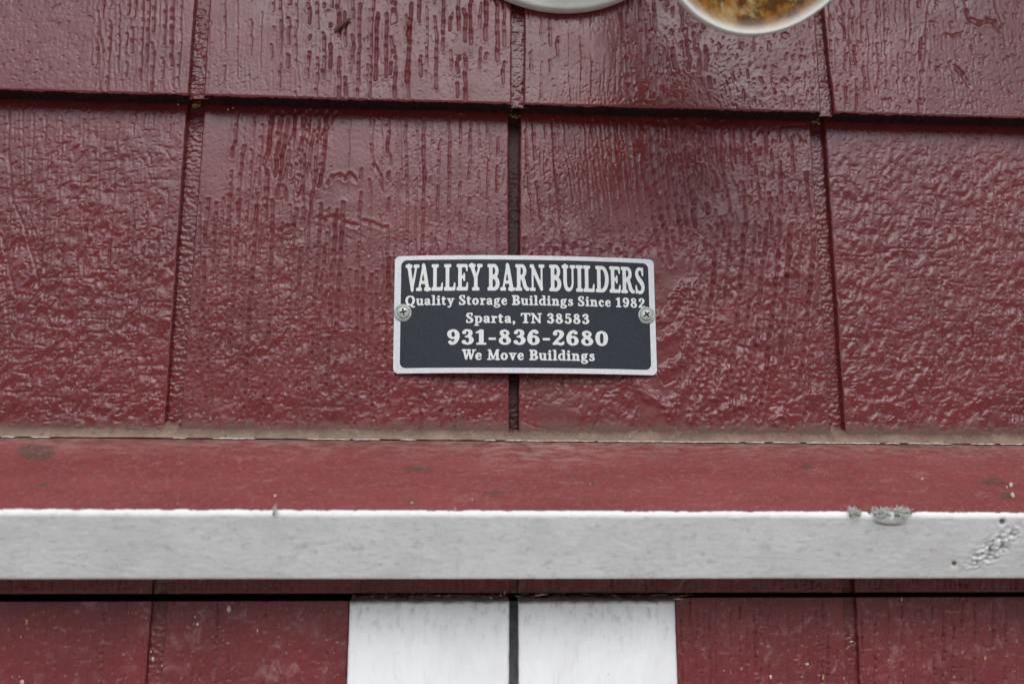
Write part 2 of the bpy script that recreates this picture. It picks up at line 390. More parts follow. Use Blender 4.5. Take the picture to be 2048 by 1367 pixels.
    pits = -1.5*ss(noise((X*.8+Z*.6)/2.3, (Z*.8-X*.6)/2.1, 53+seed), .50, .72); h = h + .34*pits*(.35+.6*lump+.5*dash)
    # arching grain right of the plate
    cw = rect(px,py,1110,1655,500,900,40)
    dx = px-1475+30*noise(X/20,Z/30,71); dy = py-560
    rho = np.sqrt((dx/(1+.0024*np.clip(dy,0,None)))**2 + (np.clip(-dy,0,None)*.9)**2)
    sr = np.abs(np.sin(np.pi*(rho/33+.5*noise(X/9,Z/12,73)+.25*noise(X/3,Z/3,74))))
    arch = -np.exp(-(sr/.42)**2)*np.clip(.7+1.4*noise(X/7,Z/9,75), 0, 1.3)
    h = h*(1-.35*cw) + .55*cw*arch
    # horizontal tool steps
    st = noise(X/9, Z/2.6, 57+seed); h = h - .22*lump*ss(st, .3, .5)
    h = h*(1-.93*smooth) + .05*smooth*noise(X/7, Z/40, 3)
    for pts in RIDGES:
        for (x0,y0),(x1,y1) in zip(pts[:-1], pts[1:]):
            msk = (px>min(x0,x1)-40)&(px<max(x0,x1)+40)&(py>min(y0,y1)-40)&(py<max(y0,y1)+40)
            if not msk.any(): continue
            qx = px[msk]+7*noise(X[msk]/3,Z[msk]/3,97); qy = py[msk]+7*noise(X[msk]/3,Z[msk]/3,98)
            t = np.clip(((qx-x0)*(x1-x0)+(qy-y0)*(y1-y0))/((x1-x0)**2+(y1-y0)**2), 0, 1)
            dd = np.hypot(qx-x0-t*(x1-x0), qy-y0-t*(y1-y0)); k = np.exp(-(dd/8.5)**2)
            h[msk] = np.maximum(h[msk], h[msk]*(1-k) + 1.15*k)
    # named marks in px space
    bxx0, bxx1, byy0, byy1 = px.min()-10, px.max()+10, py.min()-10, py.max()+10
    def line(pts, wd, dep):
        nonlocal h
        ax = [p[0] for p in pts]; ay = [p[1] for p in pts]
        if max(ax) < bxx0 or min(ax) > bxx1 or max(ay) < byy0 or min(ay) > byy1: return
        for (x0,y0),(x1,y1) in zip(pts[:-1], pts[1:]):
            bx0,bx1,by0,by1 = min(x0,x1)-4*wd,max(x0,x1)+4*wd,min(y0,y1)-4*wd,max(y0,y1)+4*wd
            msk = (px>bx0)&(px<bx1)&(py>by0)&(py<by1)
            if not msk.any(): continue
            qx, qy = px[msk]+qjx[msk], py[msk]+qjy[msk]
            t = np.clip(((qx-x0)*(x1-x0)+(qy-y0)*(y1-y0))/((x1-x0)**2+(y1-y0)**2+1e-9), 0, 1)
            d2 = (qx-x0-t*(x1-x0))**2+(qy-y0-t*(y1-y0))**2
            h[msk] = np.minimum(h[msk], h[msk]*.8 - 1.5*dep*qd[msk]*np.exp(-d2/(wd*.95)**2)) + .24*dep*np.exp(-((np.sqrt(d2)-2.3*wd)/(.9*wd))**2)
    qjx = 2.0*noise(X/3.2, Z/7, 91); qjy = 1.6*noise(X/3.2, Z/3.2, 93); qd = np.clip(.9+.45*noise(X/5, Z/16, 95), .55, 1.2)
    for pts, wd, dep in MARKS: line(pts, wd, dep)
    for (cx, cy, r, smear) in NAILS:
        d = np.hypot(px-cx, py-cy)
        k = ss(d, r*1.5, r*2.4); h = h*k + (1-k)*(-.02)
        h = h - .30*np.exp(-((d-r*.95)/1.8)**2)*np.clip(.55+.6*np.sin(np.arctan2(py-cy,px-cx)*1.0+cx), .05, 1)
        if smear:
            sx, sy, ex, ey = smear; q = np.exp(-(((px-sx)/ex)**2+((py-sy)/ey)**2)**2); h = h*(1-q)+(.12+.05*noise(X/6,Z/6,2))*q
            e = np.exp(-((np.sqrt(((px-sx)/ex)**2+((py-sy)/ey)**2)-1.05+.12*noise(X/4,Z/4,9))/.06)**2)*(py>sy)*ss(noise(X/9,Z/9,cx),-.2,.2); h = h - .22*e
    h = h + (.22*noise(X/24, Z/17, 111+seed) + .12*noise(X/9, Z/13, 113+seed))*ss(py, 240, 420)*(1-ss(py, 1150, 1190))
    return h + micro
RIDGES = [[(1325,682),(1342,668),(1356,662),(1369,638),(1380,610),(1393,573)], [(1315,631),(1328,641),(1339,624),(1352,603),(1366,573)], [(1325,744),(1342,733),(1359,727),(1373,699),(1383,672)],
          [(1277,771),(1294,792),(1311,798),(1328,809),(1342,826)], [(1342,826),(1352,798),(1376,771)], [(1383,846),(1393,802),(1400,751),(1407,699),(1421,631)], [(1537,559),(1561,552),(1578,539),(1592,504)],
          [(1513,682),(1534,682)], [(1430,800),(1440,770),(1452,740)], [(1448,822),(1466,808),(1484,812)], [(1548,842),(1564,828)], [(1526,744),(1544,726)], [(1492,690),(1486,720),(1478,760)], [(1620,794),(1640,788)]]
MARKS = [([(18,215),(16,300),(22,370),(26,405),(45,445),(60,500),(78,560)], 2.4, .38), ([(45,210),(44,260),(48,330),(48,380)], 1.8, .25), ([(0,470),(12,500),(22,560),(32,590)], 3, .4),
         ([(60,440),(75,480),(80,560)],1.8,.25), ([(10,560),(14,640),(22,700)],2.4,.3),
         ([(592,225),(588,260),(578,290),(576,330),(566,372),(572,400)], 3.0, .42), ([(612,225),(612,262),(598,300),(594,330),(588,372)], 2.6, .4), ([(632,225),(630,262),(622,290),(618,330),(606,372),(596,395)], 2.8, .42),
         ([(655,222),(652,252),(642,280),(640,330),(632,360)], 2.4, .36), ([(672,225),(655,256),(650,292),(646,340),(640,368)], 2.6, .4), ([(545,230),(542,262),(536,300),(528,330),(530,380)], 2.6, .36), ([(566,225),(562,270),(552,312),(553,350)],2.4,.36), ([(525,250),(518,300),(514,345),(506,400)],2.2,.3),
         ([(655,368),(664,354),(680,350),(690,358),(700,348),(712,362)], 3.2, .38), ([(636,436),(650,440),(668,432),(690,446),(714,452)], 3.6, .36), ([(728,442),(742,446),(768,456)], 3.4, .36), ([(658,455),(657,500),(652,545),(650,570)], 1.6, .32), ([(540,457),(560,460),(575,452),(590,448)],3.2,.36),
         ([(655,584),(650,592),(640,640)],3,.32), ([(620,590),(634,600)],3,.3),
         ([(1362,0),(1366,60),(1374,90),(1380,125)], 2.4, .38), ([(1278,0),(1282,60),(1285,100)],3,.4), ([(1242,20),(1246,120),(1252,180)],2.2,.34), ([(1292,10),(1300,80),(1298,130)],2.6,.38),([(1308,60),(1310,130),(1316,190)],2.0,.3),
         ([(1290,205),(1310,215),(1330,218),(1345,208)],3,.3),([(1362,205),(1375,190),(1385,150)],2,.3),
         ([(1392,60),(1396,90),(1402,140)],1.8,.3),([(1700,20),(1699,80),(1702,130)],1.8,.3),([(1735,40),(1740,90),(1737,130),(1742,180)],1.8,.3),([(1760,0),(1763,50)],1.8,.3),([(1862,0),(1856,25),(1852,60),(1854,105),(1846,140),(1848,200),(1844,225)],2.4,.36),([(1820,0),(1822,60),(1818,100)],2,.3),([(1776,60),(1775,130)],1.6,.3),
         ([(1932,20),(1940,38),(1960,48),(1975,40),(1990,45),(2000,62)],4,.36),([(1990,0),(2005,50),(2012,90)],2.4,.35),([(1900,125),(1908,160),(1915,210)],2,.3),([(1912,135),(1925,150),(1938,172)],4,.34),([(1890,68),(1905,72),(1925,66)],2.4,.25),
         ([(2003,330),(2010,400),(2006,440),(2018,520),(2020,590)],1.7,.3),([(1984,330),(1990,380),(1986,470)],1.6,.26),([(1948,560),(1952,620),(1944,700)],1.6,.26),([(1975,560),(1985,640),(1980,720)],1.6,.26),([(2036,400),(2040,480)],1.6,.26),
         ([(772,250),(776,300),(782,330)],2.4,.3),([(746,240),(742,290),(748,330),(762,352),(764,380)],2.4,.34),([(800,235),(802,340),(798,420)],2,.28),
         ([(1020,200),(980,198)],1,.0), ([(1292,760),(1312,745),(1330,770),(1350,760)],2,.2),([(1650,250),(1560,252),(1545,258),(1535,268),(1520,262)],1.6,.14)]
_r = random.Random(21)
def grain_set(x0, x1, step, y0, y1, lean, wd, dep, brk=.15, bow=0, jog=6):
    x = x0
    while x < x1:
        y = y0 + _r.uniform(-4, 25); ye = y1 - _r.uniform(0, .35)*(y1-y0); cx = x; seg = [(cx, y)]; k = _r.uniform(.7, 1.25)
        while y < ye:
            dy = _r.uniform(14, 34); y += dy; f = (y-y0)/(y1-y0)
            cx += lean*dy/100 + bow*f*dy/100 + _r.choice((0, 0, -1, 1))*_r.uniform(0, jog)*.5
            if _r.random() < brk:
                if len(seg) > 1: MARKS.append((seg, wd*k, dep*k))
                seg = [(cx+_r.uniform(-3, 3), y+_r.uniform(3, 12))]
            else: seg.append((cx, y))
        if len(seg) > 1: MARKS.append((seg, wd*k, dep*k))
        x += step*_r.uniform(.7, 1.3)
grain_set(474, 560, 17, 226, 520, -8, 2.7, .42, .10)
grain_set(560, 668, 15, 224, 400, -11, 3.0, .50, .06)
grain_set(700, 1012, 19, 226, 640, -1, 2.0, .30, .22, 0, 4)
grain_set(400, 700, 16, 400, 868, -6, 2.5, .46, .10, 0, 5)
grain_set(700, 1012, 15, 520, 868, -1, 2.3, .42, .12, 0, 5)
grain_set(1392, 1655, 22, 440, 868, -7, 3.0, .52, .08, -5, 5)
grain_set(1050, 1290, 16, 480, 868, -3, 2.3, .40, .15, 0, 5)
grain_set(20, 340, 22, 420, 868, -8, 2.0, .36, .2, 0, 5)
grain_set(1700, 2045, 30, 420, 868, 5, 2.0, .34, .25, 0, 5)
grain_set(195, 372, 15, -60, 186, -4, 2.6, .34, .12, 0, 5)
grain_set(545, 1014, 15, -60, 196, -1, 2.4, .40, .22, 0, 6)
grain_set(420, 545, 24, -60, 190, -1, 1.8, .24, .25, 0, 3)
grain_set(1058, 1240, 20, -60, 212, 1, 1.8, .26, .25, 0, 3)
grain_set(1235, 1420, 24, -60, 215, 6, 2.8, .44, .34, 8, 5)
grain_set(1050, 1290, 19, 238, 520, 7, 2.0, .26, .30, 6, 5)
grain_set(1285, 1440, 15, 238, 520, 6, 3.2, .52, .26, 14, 4)
grain_set(1440, 1610, 22, 250, 540, 4, 2.4, .42, .40, 6, 4)
grain_set(1660, 1860, 22, -60, 222, 3, 2.0, .40, .34, 0, 5)
for _x0, _x1, _st, _y0 in ((8,300,21,1204),(340,690,24,1204),(1362,1680,15,1200),(1725,2040,22,1200)):
    grain_set(_x0, _x1, _st, _y0, 1420, 1 if _x0 > 1000 else -5, 2.2, .60 if _x0 > 1000 else .42, .30, 0, 4)
for _x0, _x1 in ((5,300),(340,1012),(1042,1680),(1718,2040)):
    grain_set(_x0, _x1, 11, 1120, 1186, 0, 2.2, .45, .05, 0, 4)
grain_set(30, 350, 34, 225, 560, -5, 1.6, .22, .3, 0, 4)
grain_set(1700, 2040, 48, 300, 850, 4, 1.5, .22, .3, 0, 4)
NAILS = [(178,42,9,None), (657,30,9,None), (906,76,8,(924,96,22,16)), (1194,58,7,(1200,92,34,34)), (1805,90,9,None), (2040,145,9,None), (1095,375,8,None), (1104,824,10,(1110,832,62,26))]

# ------------------------------------------------------------------ shakes
def shake(parent, zb, zt, xl, xr, Y, step=.5, mat=None, seed=0, depth=8.5, amp=1.0, dirt_fn=None, edge_bottom=1.0, name='shake', lap=False):
    """embossed board: xl/xr = (x at bottom, x at top); front face near y = Y, sides run back depth mm"""
    mat = mat or M_red
    nz = max(2, int((zt-zb)/step)+1); nx = max(2, int((xr[0]-xl[0])/step)+1)
    u = np.linspace(0,1,nx)[None,:]; v = np.linspace(0,1,nz)[:,None]
    XL = xl[0]+(xl[1]-xl[0])*v; XR = xr[0]+(xr[1]-xr[0])*v
    XL = XL + .28*noise(v*(zt-zb)/3.5, 0*v+.3, seed+2); XR = XR + .28*noise(v*(zt-zb)/3.5, 0*v+.3, seed+7)
    X = XL + (XR-XL)*u; Z = zb + (zt-zb)*v + 0*X
    eb = (.45*noise(X/2.4, X*0+.5, seed+4) + .35*noise(X/9, X*0+.5, seed+5))*edge_bottom
    Z = Z + eb*np.exp(-(Z-zb)/2.0)
    P = np.stack([X, np.full_like(X, Y), Z], -1)
    px, py = PX(P.reshape(-1,3)); px = px.reshape(X.shape); py = py.reshape(X.shape)
    h = amp*relief(X, Z, px, py, seed)
    de = np.minimum(np.minimum(X-XL, XR-X), np.minimum((Z-zb)*1.0, (zt-Z)*1.0 + 50))
    rnd_ = 1.1; e = np.clip(de/rnd_, 0, 1); drop = rnd_*.75*(1-np.sqrt(1-(1-e)**2+1e-9))
    h = h*ss(de, 0, 1.6)
    rec = .45*ss(-h, .32, .75)
    dirt = np.zeros_like(h)
    if dirt_fn is not None: dirt, fade = dirt_fn(X, Z, px, py); h = h*fade
    Yv = Y - h + drop
    V = [np.stack([X, Yv, Z], -1).reshape(-1,3)]; D = [dirt.ravel()]; rec0 = rec.ravel()
    Fs = [grid_faces(nz, nx)]                       # front looks to -y
    off = nz*nx
    def skirt(idx, dx, dz, flip, spl=4):
        nonlocal off
        base = V[0][idx]; k = len(idx)
        rows = [base]
        for j in range(1, spl+1):
            f = j/spl; r = base.copy(); r[:,1] = base[:,1] + (Y+depth-base[:,1])*f; r[:,0] += dx*f; r[:,2] += dz*f + .12*noise(base[:,0]/1.6, base[:,2]/1.6+f*3, seed)*(f<1)
            rows.append(r)
        R_ = np.stack(rows, 0).reshape(-1,3); V.append(R_); D.append(np.zeros(len(R_)))
        Fs.append(grid_faces(spl+1, k, off, flip)); off += len(R_)
    ii = np.arange(nz*nx).reshape(nz, nx)
    skirt(ii[:,0], -1.0, 0, True); skirt(ii[:,-1], 1.0, 0, False)
    if not lap: skirt(ii[0,:], 0, 0, False)
    skirt(ii[-1,:], 0, 0, True)
    o = mesh_obj(name, np.concatenate(V), np.concatenate(Fs), mat, parent, True, {'dirt': np.concatenate(D), 'recess': np.concatenate([rec0, np.zeros(len(np.concatenate(V))-len(rec0))])})
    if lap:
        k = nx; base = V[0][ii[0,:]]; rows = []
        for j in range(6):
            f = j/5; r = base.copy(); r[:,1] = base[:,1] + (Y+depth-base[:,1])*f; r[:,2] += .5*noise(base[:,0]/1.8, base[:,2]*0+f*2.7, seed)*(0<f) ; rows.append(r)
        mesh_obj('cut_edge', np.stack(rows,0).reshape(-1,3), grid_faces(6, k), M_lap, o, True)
    return o

wall = thing('barn_wall', 'dark red barn wall of embossed shake siding behind the name plate', 'wall', (0, 20, -1950))
def wx(px, py, Y): return W(px, py, Y)[0]
YT = -14.0      # the upper course overlaps the one below
ZLAP = W(1028, 208, YT)[2]
ZTOP = W(1024, -60, YT)[2]
ZC = 41.4
ZM0 = W(1028, 864, 0)[2]        # bottom end of the main course's relief
ZMT = ZLAP + 6
# grooves of the main course: (left edge bottom/top, right edge bottom/top) in mm
def gr(pts, Y, z0, z1):
    """pts: two photo pixels on a groove edge -> x at z0 and z1"""
    a = W(*pts[0], Y); b = W(*pts[1], Y)
    f = lambda z: a[0] + (b[0]-a[0])*(z-a[2])/(b[2]-a[2])
    return f(z0), f(z1)
Gm = [(gr([(328,850),(374,215)],0,ZM0-10,ZMT), gr([(361,850),(408,215)],0,ZM0-10,ZMT)),
      (gr([(1018,865),(1017,230)],0,ZM0-10,ZMT), gr([(1038,865),(1041,230)],0,ZM0-10,ZMT)),
      (gr([(1661,867),(1621,245)],0,ZM0-10,ZMT), gr([(1692,867),(1650,245)],0,ZM0-10,ZMT))]
XLo, XHi = -345, 352
def dirt_main(X, Z, px, py):
    yb = 860 + 6*noise(X/9, X*0, 3) + 5*noise(X/2.2, X*0+3, 4) + 6*ss(px, 1100, 2000)
    fade = 1-ss(py, yb-5, yb+9)
    d = ss(py, yb-26+12*fbm(X/6,Z/6,88,2), yb+4)*.95
    # drips of dust creeping up, worn patch above the centre screw
    d = d + .15*blob(px,py,1110,800,50,60) + 0*px
    return np.clip(d,0,1), fade
edges = [((XLo,XLo), Gm[0][0]), (Gm[0][1], Gm[1][0]), (Gm[1][1], Gm[2][0]), (Gm[2][1], (XHi,XHi))]
main_shakes = []
for k, (a, b) in enumerate(edges):
    main_shakes.append(shake(wall, ZM0-10, ZMT, a, b, 0, .5, seed=k*5, dirt_fn=dirt_main, edge_bottom=0))
Gt = [(gr([(376,190),(390,0)],YT,ZLAP,ZTOP), gr([(407,190),(419,0)],YT,ZLAP,ZTOP)),
      (gr([(1023,205),(1023,10)],YT,ZLAP,ZTOP), gr([(1048,205),(1050,10)],YT,ZLAP,ZTOP)),
      (gr([(1643,225),(1631,35)],YT,ZLAP,ZTOP), gr([(1670,225),(1649,35)],YT,ZLAP,ZTOP))]
def dirt_top(X, Z, px, py):
    return np.clip(.07*blob(px,py,1205,95,42,40)+.14*blob(px,py,925,96,24,20)+.15*blob(px,py,2010,30,60,120), 0, 1), 1.0
edges_t = [((XLo,XLo), Gt[0][0]), (Gt[0][1], Gt[1][0]), (Gt[1][1], Gt[2][0]), (Gt[2][1], (XHi,XHi))]
top_shakes = []
for k, (a, b) in enumerate(edges_t):
    top_shakes.append(shake(wall, ZLAP, ZTOP, a, b, YT, .5, seed=60+k*5, dirt_fn=dirt_top, depth=12.0, lap=True))
# groove floors: one thin strip behind each joint, crinkled
def strip(parent, zb, zt, xl, xr, Y, seed, name='groove_floor', mat=None, dirtb=0.0, ext=2.2):
    step = .6; nz = int((zt-zb)/step)+2; nx = int((xr[0]-xl[0]+2*ext)/.5)+2
    u = np.linspace(0,1,nx)[None,:]; v = np.linspace(0,1,nz)[:,None]
    XL = xl[0]+(xl[1]-xl[0])*v - ext; XR = xr[0]+(xr[1]-xr[0])*v + ext
    X = XL+(XR-XL)*u; Z = zb+(zt-zb)*v+0*X
    h = .42*fbm(X/4, Z/2.2, seed, 3)*ss(noise(X*0, Z/22, seed+3), -.5, .2) + .22*noise(X/1.3, Z/1.3, seed+8)
    D = dirtb*(1-ss(Z, zb, zb+14)) + .5*ss(Z, zt-12, zt)
    V = np.stack([X, Y-h, Z], -1).reshape(-1,3)
    return mesh_obj(name, V, grid_faces(nz,nx), mat or M_groove, parent, True, {'dirt': D.ravel()})
for k, (a, b) in enumerate(Gm): strip(wall, ZM0-11, ZMT, a, b, 5.0 if k != 1 else 6.5, 70+k, dirtb=.9, mat=M_red if k != 1 else None)
for k, (a, b) in enumerate(Gt): strip(wall, ZLAP-.5, ZTOP, a, b, YT+4.2, 80+k, mat=M_red)
# sheathing behind everything
V, Fc = box(-1500, 1500, 10, 26, ZM0-80, 900); mesh_obj('sheathing', V, Fc, M_dark, wall, smooth=False)
# wall around the frame, plain boards of the same siding
def far_boards(z0, z1, Y, xs, mat, parent, name='shake'):
    for a, b in zip(xs[:-1], xs[1:]):
        V, Fc = box(a+4.5, b-4.5, Y, Y+7.5, z0, z1)
        mesh_obj(name, V, Fc, mat, parent, smooth=False)
xsl = [-1300,-1110,-920,-730,-540, XLo-4.5]; xsr = [XHi+4.5, 560, 750, 940, 1130, 1300]
for xs in (xsl, xsr):
    far_boards(ZM0-60, ZMT, 0, xs, M_redfar, wall); far_boards(ZLAP, ZTOP, YT, xs, M_redfar, wall)
xall = [-1300,-1110,-920,-730,-540,-345,-188,2,190,380,560,750,940,1130,1300]
far_boards(ZTOP+.5, ZLAP+290, YT, xall, M_redfar, wall)
far_boards(ZLAP+290, ZLAP+580, YT-9, xall, M_redfar, wall)
V, Fc = box(-1300, 1300, YT+8, 10, ZLAP+7, ZLAP+580); mesh_obj('furring', V, Fc, M_groove, wall, smooth=False)

# unseen roof overhang, added so its soffit cuts off the high sky
added_eave = thing('added_roof_eave', 'unseen roof overhang added above the wall lamp to cut off the high sky', 'roof', (0, -250, ZLAP+585))
V, Fc = box(-2200, 2200, -520, 20, ZLAP+585, ZLAP+600); mesh_obj('added_soffit', V, Fc, M_redfar, added_eave, smooth=False)
V, Fc = box(-2200, 2200, -545, -521, ZLAP+570, ZLAP+720); mesh_obj('added_fascia', V, Fc, M_fixture, added_eave, smooth=False)
V = [(-2200,-560,ZLAP+700),(2200,-560,ZLAP+700),(2200,1500,ZLAP+1500),(-2200,1500,ZLAP+1500),(-2200,-560,ZLAP+724),(2200,-560,ZLAP+724),(2200,1500,ZLAP+1524),(-2200,1500,ZLAP+1524)]
mesh_obj('added_roof_sheet', V, [(0,1,2,3),(7,6,5,4),(0,4,5,1),(1,5,6,2),(2,6,7,3),(3,7,4,0)], M_dark, added_eave, smooth=False)

# nail heads set in the shakes
for (cx, cy, r, s_), par in zip(NAILS, [top_shakes[0], top_shakes[1], top_shakes[1], top_shakes[2], top_shakes[3], top_shakes[3], main_shakes[2], main_shakes[2]]):
    Yp = YT if cy < 200 else 0
    c = W(cx, cy, Yp); R_ = r*.27
    V = [(c[0], Yp+.05, c[2])]; Fc = []
    for rr, hh in ((.5,.06),(.85,.12),(1.0,.40)):
        V += [(c[0]+R_*rr*math.cos(t*math.pi/12), Yp+hh, c[2]+R_*rr*math.sin(t*math.pi/12)) for t in range(24)]
    Fc = [(0, 1+t, 1+(t+1)%24) for t in range(24)]
    for q in range(2): Fc += [(1+24*q+t, 25+24*q+t, 25+24*q+(t+1)%24, 1+24*q+(t+1)%24) for t in range(24)]
    mesh_obj('nail_head', V, Fc, M_red, par)

# ------------------------------------------------------------------ drip cap: sloping red board with white front edge
cap = thing('drip_cap', 'sloping board above the doors, red on top with a chipped white front edge', 'trim board', (0, 0, -32))
A0 = np.array([-2.6, ZC-.2]); A1 = np.array([-60.0, -1.0])
sl_ = (A1-A0); SLEN = np.linalg.norm(sl_); sl_ /= SLEN; fr = np.array([-sl_[1], sl_[0]]); fr = np.array([abs(fr[0])*1.0, -abs(fr[1])])   # front direction: back and down
FLEN = 40.6
def cap_profile(s):
    """s: arc length from the wall end; corner rounded r=2.4"""
    r = 2.6
    s = np.asarray(s, dtype=float)
    out = np.zeros(s.shape+(2,)); nrm = np.zeros(s.shape+(2,))
    nt_ = np.array([sl_[1]*-1, sl_[0]]) ; nt_ = nt_*(1 if nt_[1] > 0 else -1)
    nf = -np.array([-fr[1], fr[0]]); nf = nf*(1 if nf[0] < 0 else -1)
    ca = A1 - sl_*r + fr*r
    s1 = SLEN-r; arc = r*math.pi/2; s2 = s1+arc; s3 = s2+FLEN-2*r; s4 = s3+arc
    cb = A1 - sl_*r + fr*(FLEN-r)
    for msk, f in ((s<=s1, 0), ((s>s1)&(s<=s2), 1), ((s>s2)&(s<=s3), 2), ((s>s3)&(s<=s4), 3), (s>s4, 4)):
        q = s[msk]
        if f == 0: out[msk] = A0 + sl_*q[:,None]; nrm[msk] = nt_
        if f == 1:
            a = (q-s1)/r; n_ = nt_*np.cos(a)[:,None] + nf*np.sin(a)[:,None]; out[msk] = ca + n_*r; nrm[msk] = n_
        if f == 2: out[msk] = ca + nf*r + fr*(q-s2)[:,None]; nrm[msk] = nf
        if f == 3:
            a = (q-s3)/r; n_ = nf*np.cos(a)[:,None] - nt_*np.sin(a)[:,None]; out[msk] = cb + n_*r; nrm[msk] = n_
        if f == 4: out[msk] = cb - nt_*r - sl_*(q-s4)[:,None]; nrm[msk] = -nt_
    return out, nrm, (s1, s2, s3, s4)
_, _, (S1, S2, S3, S4) = cap_profile(np.array([0.]))
SW = S1 + .4           # where the white paint starts
def capdepth(px, py): pass
def build_cap(name, sa, sb, ds, x0, x1, dx):
    nx = int((x1-x0)/dx)+1; ns = int((sb-sa)/ds)+1
    X = np.linspace(x0,x1,nx)[None,:] + np.zeros((ns,1)); S = np.linspace(sa,sb,ns)[:,None] + 0*X
    P2, N2, _ = cap_profile(S)
    P = np.stack([X, P2[...,0], P2[...,1]], -1)
    px, py = PX(P.reshape(-1,3)); px = px.reshape(X.shape); py = py.reshape(X.shape)
    white = ss(S, SW+.7*noise(X/7, X*0, 3)+.35*noise(X/1.6, X*0, 5)-.25, SW+.7*noise(X/7, X*0, 3)+.35*noise(X/1.6, X*0, 5)+.25)
    grain = noise(X/60, S/1.1, 3)*.05 + noise(X/30, S/.5, 6)*.02
    redz = 1-ss(S, S1-1, S1)
    h = redz*(grain*1.3 - .10*np.exp(-(noise(X/75, S/3.0, 8)/.03)**2)*ss(noise(X/40, S/10, 4), 0, .3))
    fz = 1-redz
    h = h + fz*(.07*fbm(X/5, S/2.4, 12, 3) + .04*noise(X/2, S/1.2, 15)) + .10*noise(X/7, S*0, 3)*np.exp(-((S-S1)/1.5)**2)
    h = h + .25*white*np.exp(-((S-SW)/1.2)**2)
    dirt = .8*redz*(1-ss(S, 0.5, 9+5*noise(X/14, X*0, 8)))*.55
    pale = redz*(1-ss(S, 0, 26+10*noise(X/30, X*0, 12)))*.40 + .5*redz*blob(px,py,1080,910,120,26)
    # knots and gouges in the red face
    for cx, cy, sx, sy, dp, dk in ((72,903,34,15,.7,1.0),(88,970,15,5,.3,.6),(835,938,26,6,.45,.8),(822,1004,14,6,.3,.5),(985,986,24,5,.35,.7),(1183,968,9,4,.3,.6),(1613,932,10,6,.4,.8),(1622,971,7,4,.3,.5),(1985,963,26,6,.4,.9),(2010,990,16,7,.5,.9),(550,1020,6,6,.1,.4),(412,970,9,4,.2,.4),(1690,958,20,2,.2,.6),(1508,983,40,1.5,.15,.5),(300,985,70,1.2,.12,.6),(640,984,110,1.0,.12,.55),(1150,952,60,1.0,.1,.5),(1750,968,80,1.2,.12,.5),(220,1000,60,1.0,.1,.5),(900,944,40,1.0,.15,.7),(1020,982,50,1.0,.15,.6),(1300,905,8,5,.2,.5),(1060,905,30,4,.1,.35)):
        q = np.exp(-(((px-cx)/sx)**2+((py-cy)/sy)**2)*1.0)*np.clip(.55+1.5*fbm(X/2.0, S/.9, cx, 3), 0, 1)
        h = h - dp*q; dirt = np.maximum(dirt, dk*ss(q, .12, .32))
    # wrinkled knot in the white front
    kx, ky = 1988, 1097
    u = ((px-kx)*.80-(py-ky)*.60)/58; v = ((px-kx)*.60+(py-ky)*.80)/19
    kq = np.exp(-(u*u+v*v)**2)*fz
    kn = fbm(X/3.0, S/2.4, 77, 3, .5); h = h + kq*(1.7*kn - .3); dirt = np.maximum(dirt, kq*ss(-kn, .12, .55)*.75)
    rim = np.exp(-((np.sqrt(u*u+v*v)-1.25)/.22)**2)*(v<0)*fz*ss(fbm(X/5,S/5,66,2),-.3,.3); h = h - .25*rim; dirt = np.maximum(dirt, .15*rim)
    for cx, cy, r in ((1909,1127,5),(2005,1043,6)):
        q = np.exp(-((px-cx)**2+(py-cy)**2*1.2)/r**2); h = h - 1.2*q; dirt = np.maximum(dirt, ss(q, .2, .6)*1.0)
    # split in the paint under the lichen
    q = np.exp(-(((px-1785)/32)**2+((py-1036)/10)**2)**2); h = h + .9*q*(fz>0)
    q = np.exp(-((py-(1044+6*np.sin((px-1750)/22)))/2.2)**2)*ss(px,1745,1755)*(1-ss(px,1790,1812))*fz; h = h - .9*q; dirt = np.maximum(dirt, .9*q)
    edge = np.clip(np.exp(-((S-(S1+1.0))/2.2)**2), 0, 1)*.7
    Q = P.copy(); Q[...,1] += N2[...,0]*h; Q[...,2] += N2[...,1]*h
    return mesh_obj(name, Q.reshape(-1,3), grid_faces(ns, nx, flip=True), M_trim, cap, True, {'white': white.ravel(), 'dirt': dirt.ravel(), 'pale': np.clip(pale,0,1).ravel(), 'edge': edge.ravel()})
build_cap('sloping_top', 0.0, SW-.9, .6, -345, 352, .55)
build_cap('front_edge', SW-.9, S4+18, .55, -345, 352, .55)
for xa, xb in ((-900, -345), (352, 900)):
    build_cap('sloping_top', 0.0, SW-.9, 3, xa, xb, 6); build_cap('front_edge', SW-.9, S4+18, 1.5, xa, xb, 6)
# underside block so that the board is solid
pr, _, _ = cap_profile(np.array([S4+17.5]))
V = []
for x in (-899.5, 899.5): V += [(x, A0[0]+2.4, A0[1]-1.5), (x, A1[0]+6, A1[1]-2.5), (x, pr[0][0]-4, pr[0][1]+1.6), (x, 2, 2)]
mesh_obj('board_core', V, [(0,1,5,4),(1,2,6,5),(2,3,7,6),(3,0,4,7),(0,3,2,1),(4,5,6,7)], M_dark, cap, smooth=False)

